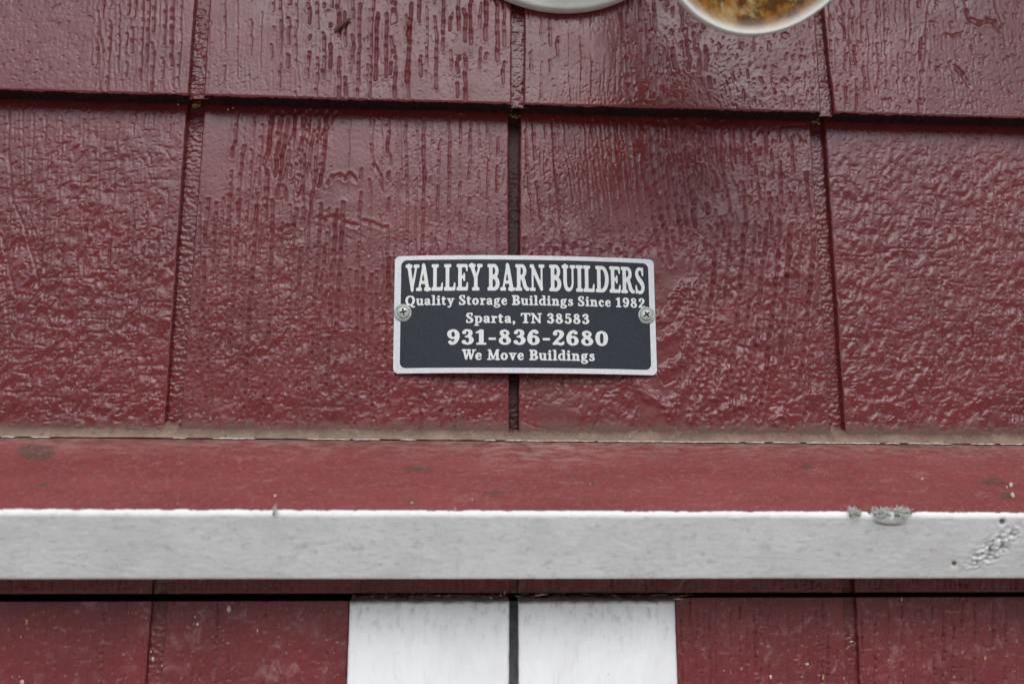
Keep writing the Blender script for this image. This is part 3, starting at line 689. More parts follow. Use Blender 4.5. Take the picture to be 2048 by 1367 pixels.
# dirty caulk fillet between siding and drip cap
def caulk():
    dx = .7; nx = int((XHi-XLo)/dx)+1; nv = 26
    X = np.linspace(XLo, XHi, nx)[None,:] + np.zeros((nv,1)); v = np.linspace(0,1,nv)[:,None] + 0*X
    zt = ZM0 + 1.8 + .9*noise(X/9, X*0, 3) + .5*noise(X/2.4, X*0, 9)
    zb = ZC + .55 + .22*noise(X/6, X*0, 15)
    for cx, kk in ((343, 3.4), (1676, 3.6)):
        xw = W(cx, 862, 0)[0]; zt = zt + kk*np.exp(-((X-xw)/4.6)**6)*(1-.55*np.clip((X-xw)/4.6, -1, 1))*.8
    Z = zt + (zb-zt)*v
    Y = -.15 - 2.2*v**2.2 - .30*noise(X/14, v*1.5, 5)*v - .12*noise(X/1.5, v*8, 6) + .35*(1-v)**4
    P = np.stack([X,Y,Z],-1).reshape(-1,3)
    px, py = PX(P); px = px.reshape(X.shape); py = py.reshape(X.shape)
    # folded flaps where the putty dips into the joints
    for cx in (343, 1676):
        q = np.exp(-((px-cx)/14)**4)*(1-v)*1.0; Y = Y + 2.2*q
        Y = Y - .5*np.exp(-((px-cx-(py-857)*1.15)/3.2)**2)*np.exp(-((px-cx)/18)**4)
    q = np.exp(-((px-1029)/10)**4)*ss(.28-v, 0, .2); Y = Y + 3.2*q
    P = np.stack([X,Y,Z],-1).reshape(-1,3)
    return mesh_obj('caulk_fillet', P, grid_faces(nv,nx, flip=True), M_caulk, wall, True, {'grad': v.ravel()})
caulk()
# broken white caulk line left in the crack
cr = random.Random(3)
segs = [(60,100),(345,372),(425,510),(615,700),(705,760),(800,832),(968,992),(1010,1190),(1195,1480),(1490,1530),(1545,1600),(1612,1760),(1770,1800),(1815,1905),(1940,1990),(2000,2046),(0,30)]
for a, b in segs:
    mb = MB(); n = max(4, int((b-a)/5)); pts = []; rs = []
    for i in range(n+1):
        p = a + (b-a)*i/n; q = W(p, 884, -3.2)
        pts.append((q[0], -3.4+cr.uniform(-.15,.15), ZC+.22+cr.uniform(-.14,.14))); rs.append(.10 if i in (0,n) else cr.uniform(.22,.42))
    mb.tube(pts, rs, 6); mb.build('caulk_bead', M_caulkwhite, wall)
V, Fc = box(XLo, XHi, -1.6, 9, ZC-1.2, ZC+.9); mesh_obj('crack_shadow_gap', V, Fc, M_dark, wall, smooth=False).name = 'crack_shade_strip'  # near-black strip standing for the shadow in the crack

# ------------------------------------------------------------------ wall strip under the cap and the doors
ZS0 = W(1024, 1185.5, 0)[2]; ZDL = W(600, 1201.5, -3)[2]; ZDR = W(1700, 1194, -3)[2]
Zdb = W(1024, 1420, -3)[2]
Gs = [(gr([(304,1160),(289,1367)],0,ZS0,ZC-16), gr([(335,1160),(321,1367)],0,ZS0,ZC-16)),
      (gr([(1019,1165),(1018,1367)],0,ZS0,ZC-16), gr([(1037,1165),(1037,1367)],0,ZS0,ZC-16)),
      (gr([(1684,1170),(1694,1367)],0,ZS0,ZC-16), gr([(1711,1170),(1722,1367)],0,ZS0,ZC-16))]
es = [((XLo,XLo), Gs[0][0]), (Gs[0][1], Gs[1][0]), (Gs[1][1], Gs[2][0]), (Gs[2][1], (XHi,XHi))]
for k, (a, b) in enumerate(es): shake(wall, ZS0, ZC-16, a, b, 0, .8, seed=100+k*5, depth=7, amp=1.0, mat=M_reddoor, edge_bottom=.4)
for k, (a, b) in enumerate(Gs): strip(wall, ZS0, ZC-16, a, b, 4.5, 110+k, mat=M_reddoor)
V, Fc = box(-1300, XLo-.5, 0, 9, ZS0, ZM0-60); mesh_obj('header_strip', V, Fc, M_redfar, wall, smooth=False)
V, Fc = box(XHi+.5, 1300, 0, 9, ZS0, ZM0-60); mesh_obj('header_strip', V, Fc, M_redfar, wall, smooth=False)
V, Fc = box(-900, 900, 45, 60, -1950, ZM0-60); mesh_obj('door_jamb', V, Fc, M_dark, wall, smooth=False)
V, Fc = box(-1500, -900, 5, 60, -1950, ZS0); mesh_obj('lower_wall', V, Fc, M_redfar, wall, smooth=False)
V, Fc = box(900, 1500, 5, 60, -1950, ZS0); mesh_obj('lower_wall', V, Fc, M_redfar, wall, smooth=False)

doorL = thing('barn_door', 'left leaf of the red double door, its white stile left of the middle gap', 'door', (-450, 10, -1940))
doorR = thing('barn_door', 'right leaf of the red double door, its white stile right of the middle gap', 'door', (450, 10, -1940))
for o in (doorL, doorR): o['group'] = 'leaves of the barn double door'
YD = -2.0
def stile(parent, pxa, pxb, ztop, seed):  # white board down the door's edge
    xa = gr([(pxa[0],1205),(pxa[1],1367)], -6, Zdb, ztop); xb = gr([(pxb[0],1205),(pxb[1],1367)], -6, Zdb, ztop)
    step = .7; nz = int((ztop-Zdb)/step)+1; nx = int((xb[0]-xa[0])/step)+1
    u = np.linspace(0,1,nx)[None,:]; v = np.linspace(0,1,nz)[:,None]
    XL = xa[0]+(xa[1]-xa[0])*v + .15*noise(v*12, v*0, seed); XR = xb[0]+(xb[1]-xb[0])*v + .15*noise(v*12, v*0, seed+4)
    X = XL+(XR-XL)*u; Z = Zdb+(ztop-Zdb)*v+0*X
    Z = Z + .25*noise(X/6, X*0, seed)*ss(Z, ztop-4, ztop)
    d = np.minimum(np.minimum(X-XL, XR-X), (ztop-Z)); e = np.clip(d/1.2, 0, 1); drop = .9*(1-np.sqrt(1-(1-e)**2+1e-9))
    h = .10*noise(X/3.4+.5*noise(X/9,Z/20,3), Z/30, seed) - .16*np.exp(-(noise(X/5, Z/42, seed+2)/.05)**2)*ss(noise(X/15,Z/15,seed),-.1,.3)
    Yv = -6.0 - h + drop
    dirt = 1.0*(1-ss(ztop-Z, 0, 2.2)) + .5*(1-ss(ztop-Z, 0, 22))*ss(fbm(X/5, Z/7, seed, 4, .6), .1, .9) + .45*(1-ss(XR-X, 0, 1.5)) + .3*(1-ss(ztop-Z, 0, 40))*ss(fbm(X/2.5, Z/9, seed+9, 3), .35, .8)
    V0 = np.stack([X,Yv,Z],-1).reshape(-1,3); V = [V0]; Fs = [grid_faces(nz,nx)]; D=[np.clip(dirt,0,1).ravel()]; off = len(V0)
    ii = np.arange(nz*nx).reshape(nz,nx)
    for idx, fl, dz in ((ii[:,0], True, 0), (ii[:,-1], False, 0), (ii[-1,:], True, 3.0)):
        b = V0[idx]; rows = []
        for j in range(5):
            r = b.copy(); r[:,1] = b[:,1]+(12-b[:,1])*j/4; r[:,2] += dz*j/4; rows.append(r)
        R_ = np.stack(rows,0).reshape(-1,3); V.append(R_); Fs.append(grid_faces(5,len(idx),off,fl)); D.append(np.full(len(R_), .9)); off += len(R_)
    s = mesh_obj('stile', np.concatenate(V), np.concatenate(Fs), M_stile, parent, True, {'dirt': np.concatenate(D)})
    V, Fc = box(xa[0]+.3, xb[0]-.3, -5.8, 12, -1940, Zdb-.2); mesh_obj('stile', V, Fc, M_stile, parent, smooth=False)
    return xa, xb
sa, sb = stile(doorL, (699.5,694), (1019,1018), ZDL-.2, 3)
sc, sd = stile(doorR, (1037,1038), (1350,1355.5), ZDR-1.6, 9)
dg0 = (gr([(302,1205),(289,1367)],YD,Zdb,ZDL), gr([(334,1205),(321,1367)],YD,Zdb,ZDL))
dg2 = (gr([(1687,1205),(1694,1367)],YD,Zdb,ZDR), gr([(1714,1205),(1722,1367)],YD,Zdb,ZDR))
shake(doorL, Zdb, ZDL, (XLo,XLo), dg0[0], YD, .6, seed=120, mat=M_reddoor, edge_bottom=0)
shake(doorL, Zdb, ZDL, dg0[1], (sa[0]-.2, sa[1]-.2), YD, .6, seed=126, mat=M_reddoor, edge_bottom=0)
shake(doorR, Zdb, ZDR, (sd[0]+.2, sd[1]+.2), dg2[0], YD, .6, seed=131, mat=M_reddoor, edge_bottom=0)
shake(doorR, Zdb, ZDR, dg2[1], (XHi,XHi), YD, .6, seed=137, mat=M_reddoor, edge_bottom=0)
strip(doorL, Zdb, ZDL, dg0[0], dg0[1], YD+3.6, 140, mat=M_reddoor); strip(doorR, Zdb, ZDR, dg2[0], dg2[1], YD+3.6, 142, mat=M_reddoor)
V, Fc = box(sb[0]-2, sc[0]+2, 6, 12, -1940, min(ZDL,ZDR)-.5); mesh_obj('meeting_strip', V, Fc, M_grey, doorL, smooth=False)
for par, x0, x1, zt in ((doorL, -895, sa[0]-.2, ZDL), (doorR, sd[0]+.2, 895, ZDR)):
    V, Fc = box(x0, x1, 6, 38, -1940, zt-.6); mesh_obj('door_core', V, Fc, M_dark, par, smooth=False)
    xs = np.linspace(x0, x1, 6)
    far_boards(-1940, Zdb-.3, YD, xs, M_redfar, par)
    if par is doorL: far_boards(Zdb, zt, YD, [-895,-720,-530,XLo-4.5], M_redfar, par)
    else: far_boards(Zdb, zt, YD, [XHi+4.5,540,720,895], M_redfar, par)

# ------------------------------------------------------------------ name plate
TLc, TRc, BRc, BLc = W(790,512,-2), W(1307,519,-2), W(1314.5,750,-2), W(786,746.5,-2)
def plate_pt(s, t, h=0.0):
    """s 0..1 left to right, t 0..1 top to bottom, h mm above the back of the plate"""
    s = np.asarray(s, float); t = np.asarray(t, float)
    P = (TLc*((1-s)*(1-t))[...,None] + TRc*(s*(1-t))[...,None] + BRc*(s*t)[...,None] + BLc*((1-s)*t)[...,None])
    bul = 4.6*(1-np.abs(2*s-1.02)**2.2)
    P[...,1] = -1.0 - bul - h - .25*np.sin(3.1*s+2.0*t)
    return P
def rounded_panel(name, s0, s1, t0, t1, rs, rt, h0, h1, mat, parent, ns=64, ntt=14):
    a = np.concatenate([s0 + rs*(1-np.cos(np.linspace(0, math.pi/2, 8))), np.linspace(s0+rs, s1-rs, ns)[1:-1], s1 - rs*(1-np.cos(np.linspace(math.pi/2, 0, 8)))])
    q = np.zeros_like(a); l = a < s0+rs; q[l] = 1-np.sqrt(np.clip(1-((s0+rs-a[l])/rs)**2, 0, 1)); r = a > s1-rs; q[r] = 1-np.sqrt(np.clip(1-((a[r]-s1+rs)/rs)**2, 0, 1))
    lo = t0 + rt*q; hi = t1 - rt*q
    v = np.linspace(0,1,ntt)[:,None]; T = lo[None,:] + (hi-lo)[None,:]*v; S = a[None,:] + 0*T
    n, m = T.shape
    Fr = plate_pt(S, T, h1).reshape(-1,3); Fs = [grid_faces(n, m, flip=True)]
    V = [Fr]
    if h0 is not None:
        Bk = plate_pt(S, T, h0).reshape(-1,3); V.append(Bk); Fs.append(grid_faces(n, m, n*m))
        ii = np.arange(n*m).reshape(n,m); loop = np.concatenate([ii[0,:], ii[1:,-1], ii[-1,::-1][1:], ii[::-1,0][1:]])
        Fs.append(np.stack([loop[:-1], loop[:-1]+n*m, loop[1:]+n*m, loop[1:]], -1))
    return mesh_obj(name, np.concatenate(V), np.concatenate(Fs), mat, parent, h0 is None or False)
pc = plate_pt(.5, .5)
sign = thing('name_plate', 'small bowed metal plate lettered VALLEY BARN BUILDERS, screwed to the red siding', 'sign', tuple(pc))
rounded_panel('backing_plate', 0, 1, 0, 1, .020, .044, 0, .8, M_alu, sign)
rounded_panel('printed_field', .0245, .9775, .037, .957, .022, .050, None, .84, M_print, sign)

# lettering: soft bold serif glyphs drawn as strokes, traced to outlines
RES = 72
def cr_spline(pts, n=14):
    P = np.array(pts, float); out = []
    Q = np.vstack([2*P[0]-P[1], P, 2*P[-1]-P[-2]])
    for i in range(1, len(Q)-2):
        for k in range(n):
            t = k/n; a,b,c,d = Q[i-1],Q[i],Q[i+1],Q[i+2]
            out.append(.5*((2*b)+(-a+c)*t+(2*a-5*b+4*c-d)*t*t+(-a+3*b-3*c+d)*t**3))
    out.append(Q[-2]); return np.array(out)
class Gl:
    def __init__(s, w):
        s.w = w; s.nx = int((w+.5)*RES); s.ny = int(1.75*RES)
        s.X, s.Y = np.meshgrid((np.arange(s.nx))/RES-.25, (np.arange(s.ny))/RES-.42)
        s.d = np.full(s.X.shape, -9.0)      # signed distance, positive inside
    def add(s, d): s.d = np.maximum(s.d, d); return s
    def sub(s, d): s.d = np.minimum(s.d, -d); return s
    def R(s, x0, x1, y0, y1): return np.minimum(np.minimum(s.X-x0, x1-s.X), np.minimum(s.Y-y0, y1-s.Y))
    def r(s, *a): return s.add(s.R(*a))
    def seg(s, x0,y0,w0, x1,y1,w1):
        L = math.hypot(x1-x0,y1-y0)+1e-9; t = np.clip(((s.X-x0)*(x1-x0)+(s.Y-y0)*(y1-y0))/L**2, 0, 1)
        return (w0+(w1-w0)*t)/2 - np.hypot(s.X-x0-t*(x1-x0), s.Y-y0-t*(y1-y0))
    def st(s, *pts):
        P = cr_spline(pts)
        for a, b in zip(P[:-1], P[1:]): s.add(s.seg(*a, *b))
        return s
    def ln(s, x0,y0,x1,y1,w0,w1=None):   # diagonal bar with flat-ish ends
        w1 = w0 if w1 is None else w1
        return s.add(s.seg(x0,y0,w0,x1,y1,w1))
    def dot(s, x, y, r): return s.add(r-np.hypot(s.X-x, s.Y-y))
    def ell(s, cx, cy, rx, ry): return (1-np.hypot((s.X-cx)/rx, (s.Y-cy)/ry))*min(rx,ry)
H = .105      # serif height
def G(ch):
    if ch == 'I': return Gl(.42).r(.11,.31,.02,.98).r(0,.42,0,H).r(0,.42,1-H,1)
    if ch == 'L': return Gl(.68).r(.10,.30,.02,.98).r(0,.42,1-H,1).r(0,.64,0,H+.01).ln(.62,.06,.65,.27,.13,.07)
    if ch == 'E': return Gl(.70).r(.10,.30,.02,.98).r(0,.62,1-H,1).r(0,.64,0,H+.01).r(.2,.46,.46,.56).ln(.60,.93,.63,.76,.12,.07).ln(.62,.06,.66,.27,.13,.07).ln(.46,.40,.46,.62,.09)
    if ch == 'V': return Gl(.84).ln(.20,.95,.41,.12,.19,.17).ln(.66,.95,.43,.08,.10).r(0,.40,1-H,1).r(.50,.84,1-H,1).dot(.42,.055,.085)
    if ch == 'A': return Gl(.90).ln(.18,.05,.42,.92,.10).ln(.47,.92,.70,.07,.18,.20).dot(.44,.945,.10).r(.24,.62,.27,.365).r(0,.34,0,H).r(.50,.90,0,H)
    if ch == 'Y': return Gl(.84).ln(.18,.95,.42,.48,.19,.17).ln(.68,.95,.46,.48,.10).r(.33,.53,.02,.52).r(0,.40,1-H,1).r(.52,.84,1-H,1).r(.21,.65,0,H)
    if ch in 'BR':
        g = Gl(.74 if ch=='B' else .84)
        g.add(np.minimum(g.ell(.40,.745,.27,.258), g.X-.3)).r(.2,.41,.487,1)
        if ch == 'B': g.add(np.minimum(g.ell(.42,.27,.31,.272), g.X-.3)).r(.2,.43,0,.54); g.sub(np.minimum(g.ell(.36,.27,.155,.17), g.X-.2)); g.sub(g.R(.25,.37,.10,.44))
        g.sub(np.minimum(g.ell(.36,.745,.125,.155), g.X-.2)); g.sub(g.R(.25,.37,.59,.90))
        g.r(.10,.30,.02,.98).r(0,.30,0,H).r(0,.34,1-H,1)
        if ch == 'R': g.r(0,.40,0,H); g.st((.38,.50,.12),(.50,.40,.19),(.60,.16,.19),(.74,.06,.12)).ln(.70,.055,.80,.06,.11)
        return g
    if ch == 'N': return Gl(.90).r(.12,.215,.02,.95).r(.685,.78,.05,.98).ln(.16,.92,.72,.10,.17,.17).r(0,.24,1-H,1).r(0,.34,0,H).r(.56,.90,1-H,1).dot(.735,.08,.075)
    if ch == 'U': return Gl(.84).st((.20,.95,.2),(.20,.6,.2),(.20,.32,.2),(.28,.12,.16),(.43,.06,.12),(.58,.12,.11),(.665,.30,.10),(.67,.6,.10),(.67,.95,.10)).r(0,.40,1-H,1).r(.51,.84,1-H,1)
    if ch == 'D':
        g = Gl(.84); g.add(np.minimum(g.ell(.40,.5,.42,.5), g.X-.3)).r(.2,.41,0,1); g.sub(np.minimum(g.ell(.37,.5,.235,.395), g.X-.2)); g.sub(g.R(.25,.375,.105,.895))
        return g.r(.10,.30,.02,.98).r(0,.3,0,H).r(0,.3,1-H,1)
    if ch == 'S': return Gl(.62).st((.50,.74,.10),(.46,.90,.10),(.32,.955,.10),(.17,.90,.13),(.12,.76,.17),(.20,.61,.19),(.38,.46,.20),(.50,.32,.19),(.50,.16,.17),(.40,.06,.12),(.24,.045,.10),(.11,.12,.10),(.07,.27,.09)).r(.45,.54,.70,1.0).r(.04,.12,0,.28)
    if ch == 'Q': return Gl(.92).st((.45,.95,.10),(.22,.84,.17),(.12,.5,.20),(.22,.16,.17),(.45,.05,.10),(.68,.16,.17),(.78,.5,.20),(.68,.84,.17),(.45,.95,.10)).st((.34,.12,.09),(.52,.02,.13),(.68,-.14,.15),(.88,-.14,.08))
    if ch == 'T': return Gl(.80).r(.30,.50,.02,.98).r(.04,.76,1-H,1).r(.18,.62,0,H).ln(.06,.94,.04,.74,.11,.07).ln(.74,.94,.76,.74,.11,.07)
    if ch == 'W': return Gl(1.2).ln(.18,.95,.36,.12,.18,.16).ln(.58,.92,.38,.08,.09).ln(.58,.95,.76,.12,.18,.16).ln(1.02,.95,.78,.08,.10).r(0,.36,1-H,1).r(.42,.72,1-H,1).r(.86,1.2,1-H,1)
    if ch == 'M': return Gl(1.06).ln(.17,.05,.20,.92,.09).ln(.22,.92,.50,.10,.17,.14).ln(.80,.93,.50,.08,.09).ln(.84,.92,.86,.06,.19).r(.04,.28,1-H,1).r(.76,1.0,1-H,1).r(0,.34,0,H).r(.68,1.06,0,H)
    x = .68
    if ch == 'u': return Gl(.66).st((.15,.62,.17),(.15,.3,.17),(.20,.10,.15),(.33,.05,.11),(.47,.14,.10)).r(.43,.59,.03,x-.02).r(0,.2,x-.09,x).r(.32,.55,x-.09,x).r(.45,.67,0,.09)
    if ch == 'a': return Gl(.58).st((.10,.50,.13),(.15,.60,.10),(.28,.635,.10),(.40,.58,.15),(.42,.42,.165),(.42,.2,.165),(.45,.07,.13),(.54,.055,.08)).st((.40,.38,.09),(.24,.35,.11),(.13,.26,.15),(.12,.15,.15),(.19,.055,.11),(.30,.07,.10),(.40,.17,.09))
    if ch == 'l': return Gl(.36).r(.10,.27,.03,1.0).r(0,.2,.92,1.01).r(0,.37,0,.09)
    if ch == 'i': return Gl(.36).r(.10,.27,.03,x-.01).r(0,.2,x-.09,x).r(0,.37,0,.09).dot(.18,.87,.105)
    if ch == 't': return Gl(.42).r(.08,.245,.12,.86).r(0,.40,x-.09,x).st((.163,.2,.165),(.19,.08,.14),(.28,.045,.10),(.38,.08,.07))
    if ch == 'y': return Gl(.66).ln(.15,.61,.34,.10,.16,.14).ln(.53,.62,.36,.10,.09).st((.37,.14,.09),(.31,-.08,.10),(.22,-.20,.11),(.11,-.19,.12)).r(0,.31,x-.09,x).r(.40,.66,x-.09,x)
    if ch == 'o': return Gl(.62).st((.30,.635,.10),(.16,.56,.15),(.10,.34,.18),(.16,.12,.15),(.30,.045,.10),(.44,.12,.15),(.50,.34,.18),(.44,.56,.15),(.30,.635,.10))
    if ch == 'r': return Gl(.50).r(.10,.27,.03,x-.01).r(0,.2,x-.09,x).r(0,.38,0,.09).st((.22,.42,.09),(.30,.58,.11),(.40,.62,.11)).dot(.42,.57,.085)
    if ch == 'g': return Gl(.62).st((.27,.635,.09),(.15,.57,.13),(.12,.44,.15),(.17,.31,.12),(.28,.265,.09),(.39,.31,.13),(.43,.44,.15),(.39,.57,.13),(.27,.635,.09)).st((.38,.60,.07),(.48,.67,.08),(.57,.65,.09)).st((.18,.28,.08),(.10,.19,.10),(.16,.09,.13),(.34,.06,.14),(.50,.0,.13),(.52,-.12,.12),(.40,-.22,.10),(.22,-.23,.10),(.08,-.16,.11),(.08,-.05,.09),(.16,.04,.08))
    if ch == 'e': return Gl(.56).st((.12,.34,.09),(.30,.36,.08),(.44,.38,.09)).st((.44,.38,.13),(.42,.56,.13),(.29,.635,.10),(.16,.56,.14),(.10,.34,.18),(.16,.12,.15),(.30,.045,.10),(.42,.09,.08),(.49,.17,.07))
    if ch == 'd': return Gl(.66).r(.41,.58,.03,1.0).r(.30,.5,.92,1.01).r(.5,.67,0,.09).st((.46,.56,.08),(.30,.635,.10),(.15,.54,.14),(.10,.34,.17),(.15,.13,.14),(.28,.045,.10),(.45,.13,.08))
    if ch == 'n': return Gl(.70).r(.10,.27,.03,x-.01).r(0,.2,x-.09,x).r(0,.34,0,.09).st((.24,.5,.09),(.34,.61,.11),(.46,.60,.14),(.52,.46,.165),(.52,.2,.165),(.52,.06,.165)).r(.40,.70,0,.09)
    if ch == 'p': return Gl(.66).r(.10,.27,-.25,x-.01).r(0,.2,x-.09,x).r(0,.38,-.30,-.21).st((.22,.56,.08),(.38,.635,.10),(.52,.54,.14),(.57,.34,.17),(.52,.13,.14),(.38,.045,.10),(.22,.13,.08))
    if ch == 's': return Gl(.50).st((.38,.50,.08),(.34,.60,.09),(.24,.635,.09),(.13,.58,.12),(.13,.46,.14),(.24,.37,.15),(.36,.29,.15),(.40,.17,.14),(.32,.065,.11),(.20,.045,.09),(.10,.10,.09),(.06,.19,.08)).r(.35,.42,.48,.67).r(.03,.10,.01,.2)
    if ch == 'c': return Gl(.52).dot(.40,.50,.085).st((.42,.54,.09),(.30,.635,.10),(.16,.56,.14),(.10,.34,.18),(.16,.12,.15),(.28,.045,.10),(.39,.08,.08),(.46,.16,.07))
    if ch == 'v': return Gl(.64).ln(.15,.61,.31,.10,.16,.14).ln(.50,.62,.34,.08,.09).r(0,.31,x-.09,x).r(.37,.64,x-.09,x).dot(.325,.055,.07)
    if ch == '0': return Gl(.70).st((.33,.95,.10),(.17,.82,.16),(.12,.5,.20),(.17,.18,.16),(.33,.05,.10),(.49,.18,.16),(.54,.5,.20),(.49,.82,.16),(.33,.95,.10))
    if ch == '1': return Gl(.56).r(.20,.40,.03,.98).st((.06,.80,.08),(.16,.84,.10),(.28,.94,.11)).r(.06,.54,0,.095)
    if ch == '2': return Gl(.66).dot(.15,.75,.10).st((.10,.78,.10),(.17,.91,.11),(.32,.95,.11),(.46,.87,.16),(.49,.70,.19),(.40,.50,.16),(.22,.28,.11),(.12,.12,.11)).st((.10,.08,.14),(.25,.12,.16),(.42,.06,.15),(.53,.08,.11),(.57,.20,.08))
    if ch == '3': return Gl(.64).dot(.14,.80,.09).st((.10,.84,.08),(.20,.94,.10),(.34,.95,.11),(.45,.85,.17),(.44,.67,.17),(.32,.545,.11),(.22,.53,.08)).st((.28,.54,.09),(.44,.48,.14),(.51,.30,.20),(.44,.11,.16),(.28,.045,.10),(.12,.10,.10)).dot(.13,.18,.10)
    if ch == '5': return Gl(.64).r(.13,.52,.86,1.0).r(.12,.20,.50,.95).st((.15,.52,.08),(.27,.62,.10),(.42,.57,.15),(.51,.36,.20),(.46,.14,.17),(.30,.045,.11),(.13,.09,.10)).dot(.13,.17,.10)
    if ch == '6': return Gl(.68).dot(.48,.83,.09).st((.50,.90,.08),(.38,.955,.10),(.23,.84,.15),(.13,.55,.19),(.14,.25,.19),(.24,.07,.13),(.36,.045,.10),(.48,.13,.16),(.53,.30,.18),(.47,.49,.14),(.34,.565,.10),(.22,.48,.08))
    if ch == '9':
        g = G('6'); g.d = g.d[::-1, ::-1]; q = Gl(.68)
        ys = np.clip(np.round((1-q.Y+.42)*RES).astype(int), 0, q.ny-1); xs = np.clip(np.round((.66-q.X+.25)*RES).astype(int), 0, q.nx-1)
        src = G('6').d; q.d = src[ys, xs]; return q
    if ch == '8': return Gl(.68).st((.33,.95,.10),(.18,.87,.14),(.16,.72,.15),(.28,.58,.17),(.44,.44,.19),(.53,.27,.18),(.46,.10,.14),(.32,.045,.10),(.17,.11,.14),(.11,.27,.16),(.18,.44,.12),(.34,.56,.10),(.46,.68,.12),(.47,.83,.12),(.33,.95,.10))
    if ch == ',': return Gl(.30).dot(.13,.09,.10).st((.18,.08,.10),(.17,-.04,.08),(.08,-.14,.06))
    if ch == '-': return Gl(.46).r(.06,.40,.32,.44)
    return Gl(.34)
def contour(f, iso=0.0):
    f = np.pad(f, 1, constant_values=-9)-iso; ny, nx = f.shape; ins = f > 0
    nxt = {}
    def pt(e):
        k, i, j = e
        if k == 0: a, b = f[i,j], f[i,j+1]; return (j + a/(a-b), i)
        a, b = f[i,j], f[i+1,j]; return (j, i + a/(a-b))
    code = ins[:-1,:-1]*1 + ins[:-1,1:]*2 + ins[1:,1:]*4 + ins[1:,:-1]*8
    T = {1:[('b','l')],2:[('r','b')],3:[('r','l')],4:[('t','r')],5:[('b','r'),('t','l')],6:[('t','b')],7:[('t','l')],8:[('l','t')],9:[('b','t')],10:[('l','b'),('r','t')],11:[('r','t')],12:[('l','r')],13:[('b','r')],14:[('l','b')]}
    for i, j in zip(*np.nonzero((code > 0) & (code < 15))):
        E_ = {'b':(0,i,j),'t':(0,i+1,j),'l':(1,i,j),'r':(1,i,j+1)}
        for a, b in T[int(code[i,j])]: nxt[E_[a]] = E_[b]
    loops = []
    while nxt:
        s, cur = nxt.popitem(); lp = [pt(s)]
        while cur in nxt: lp.append(pt(cur)); cur = nxt.pop(cur)
        if len(lp) > 6: loops.append(np.array(lp)-1)
    return loops
def blur(a, s):
    k = np.exp(-np.arange(-6,7)**2/(2*s*s)); k /= k.sum()
    a = np.apply_along_axis(lambda r: np.convolve(r, k, 'same'), 0, a); return np.apply_along_axis(lambda r: np.convolve(r, k, 'same'), 1, a)
_gc = {}
def glyph(ch):
    if ch not in _gc:
        g = G(ch); d = np.clip(g.d*RES, -3, 3); d[:2] = -3; d[-2:] = -3; g.d = np.clip(blur(d, 1.5), -3, 3); g.d[:9] = -3; g.d[-9:] = -3; g.d[:,:8] = -3; g.d[:,-8:] = -3; _gc[ch] = g
    return _gc[ch]
KERN = {'VA': .22, 'LL': -.05, 'LE': -.05, 'LD': -.05,  'We': .14, 'TN': .03}
def text_line(txt, s0, s1, tcap, tbase, gap, space=.36, bold=.75):
    x = 0; items = []; prev = ''
    for c in txt:
        if c == ' ': x += space; prev = ''; continue
        g = glyph(c)
        x -= KERN.get(prev+c, 0); prev = c
        items.append((x, g)); x += g.w+gap
    total = x-gap
    NXc = int((total+.8)*RES); can = np.full((int(1.75*RES), NXc), -3.0)
    for x0, g in items:
        i0 = int(round(x0*RES)); w_ = g.d.shape[1]; w_ = min(w_, NXc-i0)
        can[:, i0:i0+w_] = np.maximum(can[:, i0:i0+w_], g.d[:, :w_])
    cu = bpy.data.curves.new('tmp', 'CURVE'); cu.dimensions = '2D'; cu.fill_mode = 'BOTH'
    for l in contour(can, -bold):
        k = max(len(l)//2, 10); l = l[np.linspace(0, len(l), k, endpoint=False).astype(int)]
        sp = cu.splines.new('POLY'); sp.points.add(len(l)-1)
        co = np.zeros((len(l),4)); co[:,0] = l[:,0]/RES-.25; co[:,1] = l[:,1]/RES-.42; co[:,3] = 1
        sp.points.foreach_set('co', co.ravel()); sp.use_cyclic_u = True
    ob = bpy.data.objects.new('tmp', cu); COL.objects.link(ob)
    dg = bpy.context.evaluated_depsgraph_get(); me = bpy.data.meshes.new_from_object(ob.evaluated_get(dg))
    v = np.zeros(len(me.vertices)*3); me.vertices.foreach_get('co', v); v = v.reshape(-1,3)
    Fc = [tuple(p.vertices) for p in me.polygons]
    bpy.data.objects.remove(ob); bpy.data.curves.remove(cu); bpy.data.meshes.remove(me)
    s = s0 + v[:,0]/total*(s1-s0); t = tbase + (tcap-tbase)*v[:,1]
    o = mesh_obj('lettering', plate_pt(s, t, .88), Fc, M_letter, sign, smooth=False)
    return o
text_line('VALLEY BARN BUILDERS', .042, .961, .079, .304, .05, .28)
text_line('Quality Storage Buildings Since 1982', .042, .961, .346, .428, .095, .34, 1.2)
text_line('Sparta, TN 38583', .2715, .741, .497, .581, .09, .34, 1.2)
text_line('931-836-2680', .199, .815, .638, .763, .07, .36, 1.2)
text_line('We Move Buildings', .257, .759, .806, .892, .085, .36, 1.2)

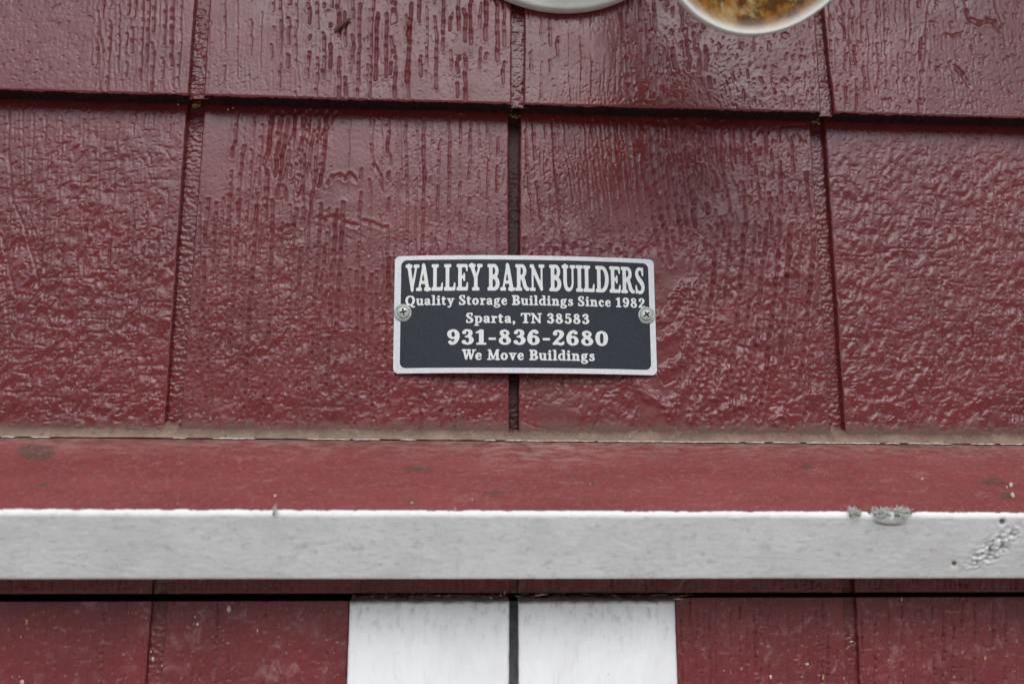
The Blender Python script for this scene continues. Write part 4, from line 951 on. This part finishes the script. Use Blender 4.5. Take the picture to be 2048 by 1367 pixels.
# the two screws
for (cx, cy, ang) in ((805.5, 624, .20), (1293, 630.5, .62)):
    s_ = (cx-787)/(1312-787); t_ = .49
    c = plate_pt(np.array(s_), np.array(t_), .85)
    Rm = 5.15; nr, na = 46, 96
    r = np.linspace(0, 1, nr)[:,None]*Rm; a = np.linspace(0, 2*math.pi, na, endpoint=False)[None,:]
    x = r*np.cos(a); z = r*np.sin(a)
    hh = np.where(r < 3.6, .75 + 1.55*np.sqrt(np.clip(1-(r/3.85)**2, 0, 1)), .75 - .45*ss(r, 4.2, Rm)) + 0*a
    hh = hh - .25*np.exp(-((r-3.65)/.18)**2)
    rx = x*math.cos(ang)+z*math.sin(ang); rz = -x*math.sin(ang)+z*math.cos(ang)
    arm = lambda u, v: np.minimum(2.0-np.abs(u), .52*(1-.25*np.abs(u)/2.0)-np.abs(v))
    dcross = np.maximum(arm(rx, rz), arm(rz, rx))
    rec = ss(dcross, -.08, .25)
    hh = hh - 1.15*rec*(r < 3)
    hh = hh + .03*noise(x/1.1, z/1.1, cx)
    hh[-1,:] = -.1
    V = np.stack([c[0]+x, c[1]-hh, c[2]+z], -1).reshape(-1,3)
    ii = np.arange(nr*na).reshape(nr,na); j2 = np.roll(ii, -1, 1)
    Fq = np.stack([ii[:-1], ii[1:], j2[1:], j2[:-1]], -1).reshape(-1,4)
    sc_ = mesh_obj('screw', V, Fq, M_screw, sign)
    mc = (rec > .6)&(r+0*a < 2.6); sc_.data.materials.append(M_recess)
    fm = mc[:-1].ravel()
    mi = np.where(fm, 1, 0).astype(np.int32)
    if len(mi) == len(sc_.data.polygons): sc_.data.polygons.foreach_set('material_index', mi)

# ------------------------------------------------------------------ lamp fixture above
fc_ = W(1118, -205, YT)       # centre of the round canopy, just above the frame
lamp = thing('outdoor_lamp', 'off white wall lamp above the plate, round canopy and a bowl with rusty inside', 'lamp', (fc_[0], YT, fc_[2]))
def lathe(c, axis, prof, seg, name, mat, parent, attr=None, jit=0):
    ax = Vector(axis).normalized(); e1 = ax.cross(Vector((0,0,1)) if abs(ax.z) < .95 else Vector((1,0,0))).normalized(); e2 = ax.cross(e1)
    V = []; at = []
    for d, r, *q in prof:
        for k in range(seg):
            t = 2*math.pi*k/seg; p = Vector(c)+ax*d+(e1*math.cos(t)+e2*math.sin(t))*r
            V.append(tuple(p)); at.append(q[0] if q else 0)
    n = len(prof); ii = np.arange(n*seg).reshape(n,seg); j2 = np.roll(ii,-1,1)
    return mesh_obj(name, V, np.stack([ii[:-1], ii[1:], j2[1:], j2[:-1]], -1).reshape(-1,4), mat, parent, True, {'pale': at}), e1, e2
RC = (fc_[2]-W(1118, 20, YT-6)[2])
lathe(fc_, (0,-1,0), [(0,RC-2.0),(0.6,RC-.6),(2.2,RC),(6.0,RC),(7.0,RC-.6),(7.4,RC-1.6),(7.6,RC-3.2),(9.5,RC-6.5),(13,RC-15),(17,RC-32),(19,RC*.25),(19.2,0.1)], 120, 'canopy', M_fixture, lamp)
bc = W(1542, -206, -150)       # bowl mouth centre
axis = Vector((.28,-.74,-.61)).normalized()
mouth = Vector(bc); RB = 63.0
mb = MB(); st_ = Vector(fc_)+Vector((18,-19,4)); en = mouth - axis*62
mb.tube([tuple(st_), tuple(st_+Vector((20,-22,10))), tuple(en+Vector((-20,14,14))), tuple(en)], [11,10,12,20], 20); mb.build('arm', M_fixture, lamp)
pr_ = []
for i in range(15):
    a = i/14*math.pi/2; pr_.append((-54*math.cos(a)*1.0, 19+(RB-19)*(1-math.cos(a))**.85 if i else 18.0))
outer = [(-70,2),(-70,18),(-60,19.5)] + pr_ + [(1.2,RB+1.2),(2.4,RB+.6),(2.6,RB-.6)]
lathe(mouth, axis, outer, 120, 'bowl_shell', M_fixture, lamp)
inner = [(2.6,RB-.6,1),(2.2,RB-1.6,.9),(1.2,RB-2.6,.55),(-.6,RB-4.2,.15),(-3.0,RB-7,.0),(-7,RB-13,.0),(-11,RB-22,.0),(-15,RB-31,0),(-18,RB-42,0),(-19,3,0)]
lathe(mouth, axis, inner, 120, 'rusty_reflector', M_rust, lamp)

# ------------------------------------------------------------------ small things
def lichen(cx, cy, wd, n, label, seed):
    rnd = random.Random(seed); c = W(cx, cy, -60.5)
    t = thing('lichen_tuft', label, 'lichen', tuple(c), 'lichen tufts on the drip cap')
    mb = MB(); md = MB()
    for i in range(n):
        x = c[0]+rnd.gauss(0, wd*.42); x = min(max(x, c[0]-wd), c[0]+wd)
        y0 = -59.5+rnd.uniform(-1.5,3.5); z0 = rnd.uniform(-3.2, 1.2) - max(0,(-60-y0))*1.2
        d = Vector((rnd.gauss(0,.6), rnd.uniform(-1,-.1), rnd.uniform(-.2,1.0))).normalized(); L = rnd.uniform(.8,2.3)
        p = Vector((x,y0,z0)); q = p+d*L; q2 = q + (d+Vector((rnd.gauss(0,.6),rnd.gauss(0,.3),rnd.gauss(0,.6)))).normalized()*L*.5
        mb.tube([tuple(p), tuple(q), tuple(q2)], [.14,.17,.05], 4)
        if rnd.random() < .5: mb.add(*ico(q2, rnd.uniform(.12,.32), 1, jit=.3, rnd=rnd))
    for i in range(n//12): md.add(*ico((c[0]+rnd.gauss(0,wd*.4), -59.8+rnd.uniform(-1,1), rnd.uniform(-1.8,.4)), rnd.uniform(.4,.9), 1, jit=.3, rnd=rnd))
    mb.build('lobes', M_lichen, t, smooth=False); md.build('base', M_lichend, t, smooth=False)
lichen(1710, 1026, 3.0, 170, 'small grey green lichen tuft just left of the large one on the white edge', 1)
lichen(1764, 1022, 4.6, 420, 'large grey green lichen tuft above the split in the white paint, left half', 2)
lichen(1804, 1022, 4.2, 420, 'paler grey lichen tuft at the right end of the paint split', 3)
lichen(549, 1022, .9, 34, 'tiny lichen tuft on the white edge at the left', 4)

def mudplug(cx, cy, Y, label, seed, mat):
    rnd = random.Random(seed); c = W(cx, cy, Y); t = thing('insect_cocoon', label, 'cocoon', tuple(c), 'mud cocoons under the lap')
    a = MB()
    for i in range(5): a.add(*ico((c[0]+rnd.gauss(0,1.3), Y+rnd.uniform(-1,1), c[2]+rnd.gauss(0,1.1)), rnd.uniform(.8,1.7), 2, (1.2,1,.8), .12, rnd))
    a.build('mud', mat, t)
    b = MB()
    for i in range(3): b.add(*ico((c[0]+rnd.gauss(0,1.2), Y-1.8, c[2]-1.5+rnd.gauss(0,.7)), rnd.uniform(.4,.7), 2, (1.4,1,.7), .1, rnd))
    b.build('husk', M_specko, t)
mudplug(392, 209, 1, 'orange brown mud cocoon at the top of the left groove', 1, M_mud)
mudplug(1028, 231, 1, 'ochre mud cocoon at the top of the middle groove above the plate', 2, M_mud)
mudplug(1632, 241, 2, 'small dull mud cocoon at the top of the right groove', 3, M_mud)

# bark chip on the upper course
c = W(684, 52, YT); tw = MB()
p0 = W(669, 62, YT-1.2); p1 = W(700, 38, YT-1.6)
tw.tube([tuple(p0), tuple((p0+p1)/2+np.array([0,-.8,.4])), tuple(p1)], [.9,1.5,.7], 7)
tag(tw.build('bark_chip', M_twig, None, smooth=False), 'grey brown bark chip stuck to the siding at the upper left', 'debris')

# specks: paint flecks, pollen and seeds (nobody could count them)
def specks(name, n, zone, Y, mat, label, r0, r1, seed, fixed=()):
    rnd = random.Random(seed); mb = MB()
    L = [(rnd.uniform(zone[0],zone[1]), rnd.uniform(zone[2],zone[3]), rnd.uniform(r0,r1)) for _ in range(n)] + list(fixed)
    for x, y, r in L:
        c = W(x, y, Y(x,y)); mb.add(*ico(tuple(c), r, 1, (rnd.uniform(.6,1.3),.5,rnd.uniform(.6,1.8)), .3, rnd))
    tag(mb.build(name, mat, None, smooth=False), label, 'debris', kind='stuff')
specks('plate_dust', 26, (805,1300,525,735), lambda x,y: -7.4+abs(x-1050)/260*3.2, M_speckw, 'a few dust specks on the black field of the plate', .06, .13, 15)
specks('pale_speck', 70, (20,2030,20,840), lambda x,y: (YT-.25 if y < 170+x*.028 else -.3) if not (170+x*.028 <= y < 255+x*.02) else 0, M_speckw, 'tiny pale specks caught on the red siding above the drip cap', .10, .24, 5,
       ((600,270,.6),(456,219,.5),(466,216,.45),(356,209,.4),(1328,259,.5),(1340,279,.5),(1734,615,.45),(40,420,.35)))
specks('seed_speck', 120, (5,690,1205,1365), lambda x,y: YD-.25, M_speckw, 'tiny pale specks scattered on the left red door panel', .10, .26, 6,
       ((458,1216,1.1),(390,1233,.5),(395,1247,.55),(306,1317,.8),(302,1302,.5),(515,1260,.6),(324,1330,.55),(44,1363,1.2)))
specks('seed_speck', 110, (1365,2040,1198,1365), lambda x,y: YD-.25, M_speckw, 'tiny pale specks scattered on the right red door panel', .10, .24, 7,
       ((1803,1197,.8),(1703,1282,.8),(1615,1327,1.1),(1541,1352,.9),(1634,1271,.5)))
specks('ochre_speck', 6, (60,2000,1210,1360), lambda x,y: YD-.3, M_specko, 'a few ochre seeds stuck to the red doors', .2, .35, 8,
       ((53,1240,.9),(53,1246,.7),(1647,1352,.9),(1646,1356,.7),(1970,1315,.8)))
specks('ledge_speck', 60, (5,2040,892,1010), lambda x,y: -2.6-(y-884)/135*57, M_speckw, 'tiny pale grit lying on the sloping red drip cap', .10, .24, 9,
       ((945,998,.8),(910,1017,.8),(824,1005,.9),(1845,957,.9),(2022,968,1.0),(2025,989,1.3),(2014,974,.7),(550,992,.7),(1180,968,.5),(929,918,.35)))
# cobweb and dry bits in the slot over the doors
rnd = random.Random(12); mb = MB()
for i in range(150):
    x = rnd.choice([rnd.uniform(700,1010), rnd.uniform(720,1000), rnd.uniform(1040,1380)]); y = (1192 if x < 1030 else 1190)+rnd.gauss(0,2.2)
    p = W(x, y, rnd.uniform(-2,3)); d = Vector((rnd.gauss(0,1.6), rnd.gauss(0,.4), rnd.gauss(0,.5)))
    mb.tube([tuple(p), tuple(Vector(p)+d), tuple(Vector(p)+d+Vector((rnd.gauss(0,.9),0,rnd.gauss(0,.5))))], rnd.uniform(.07,.20), 4)
for (x,y,dx,dy) in ((1008,1189,3,-7),(1003,1192,-3,-5),(1070,1191,26,-4),(1345,1197,22,1),(977,1193,8,4),(1335,1157,0,0)):
    p = W(x, y, -6.5); q = W(x+dx, y+dy, -7.5); mb.tube([tuple(p), tuple((p+q)/2+np.array([0,-.3,.3])), tuple(q)], [.2,.45,.15], 5)
tag(mb.build('cobweb_debris', M_web, None, smooth=False), 'cobweb and dry bits caught in the dark slot above the white stiles', 'debris', kind='stuff')
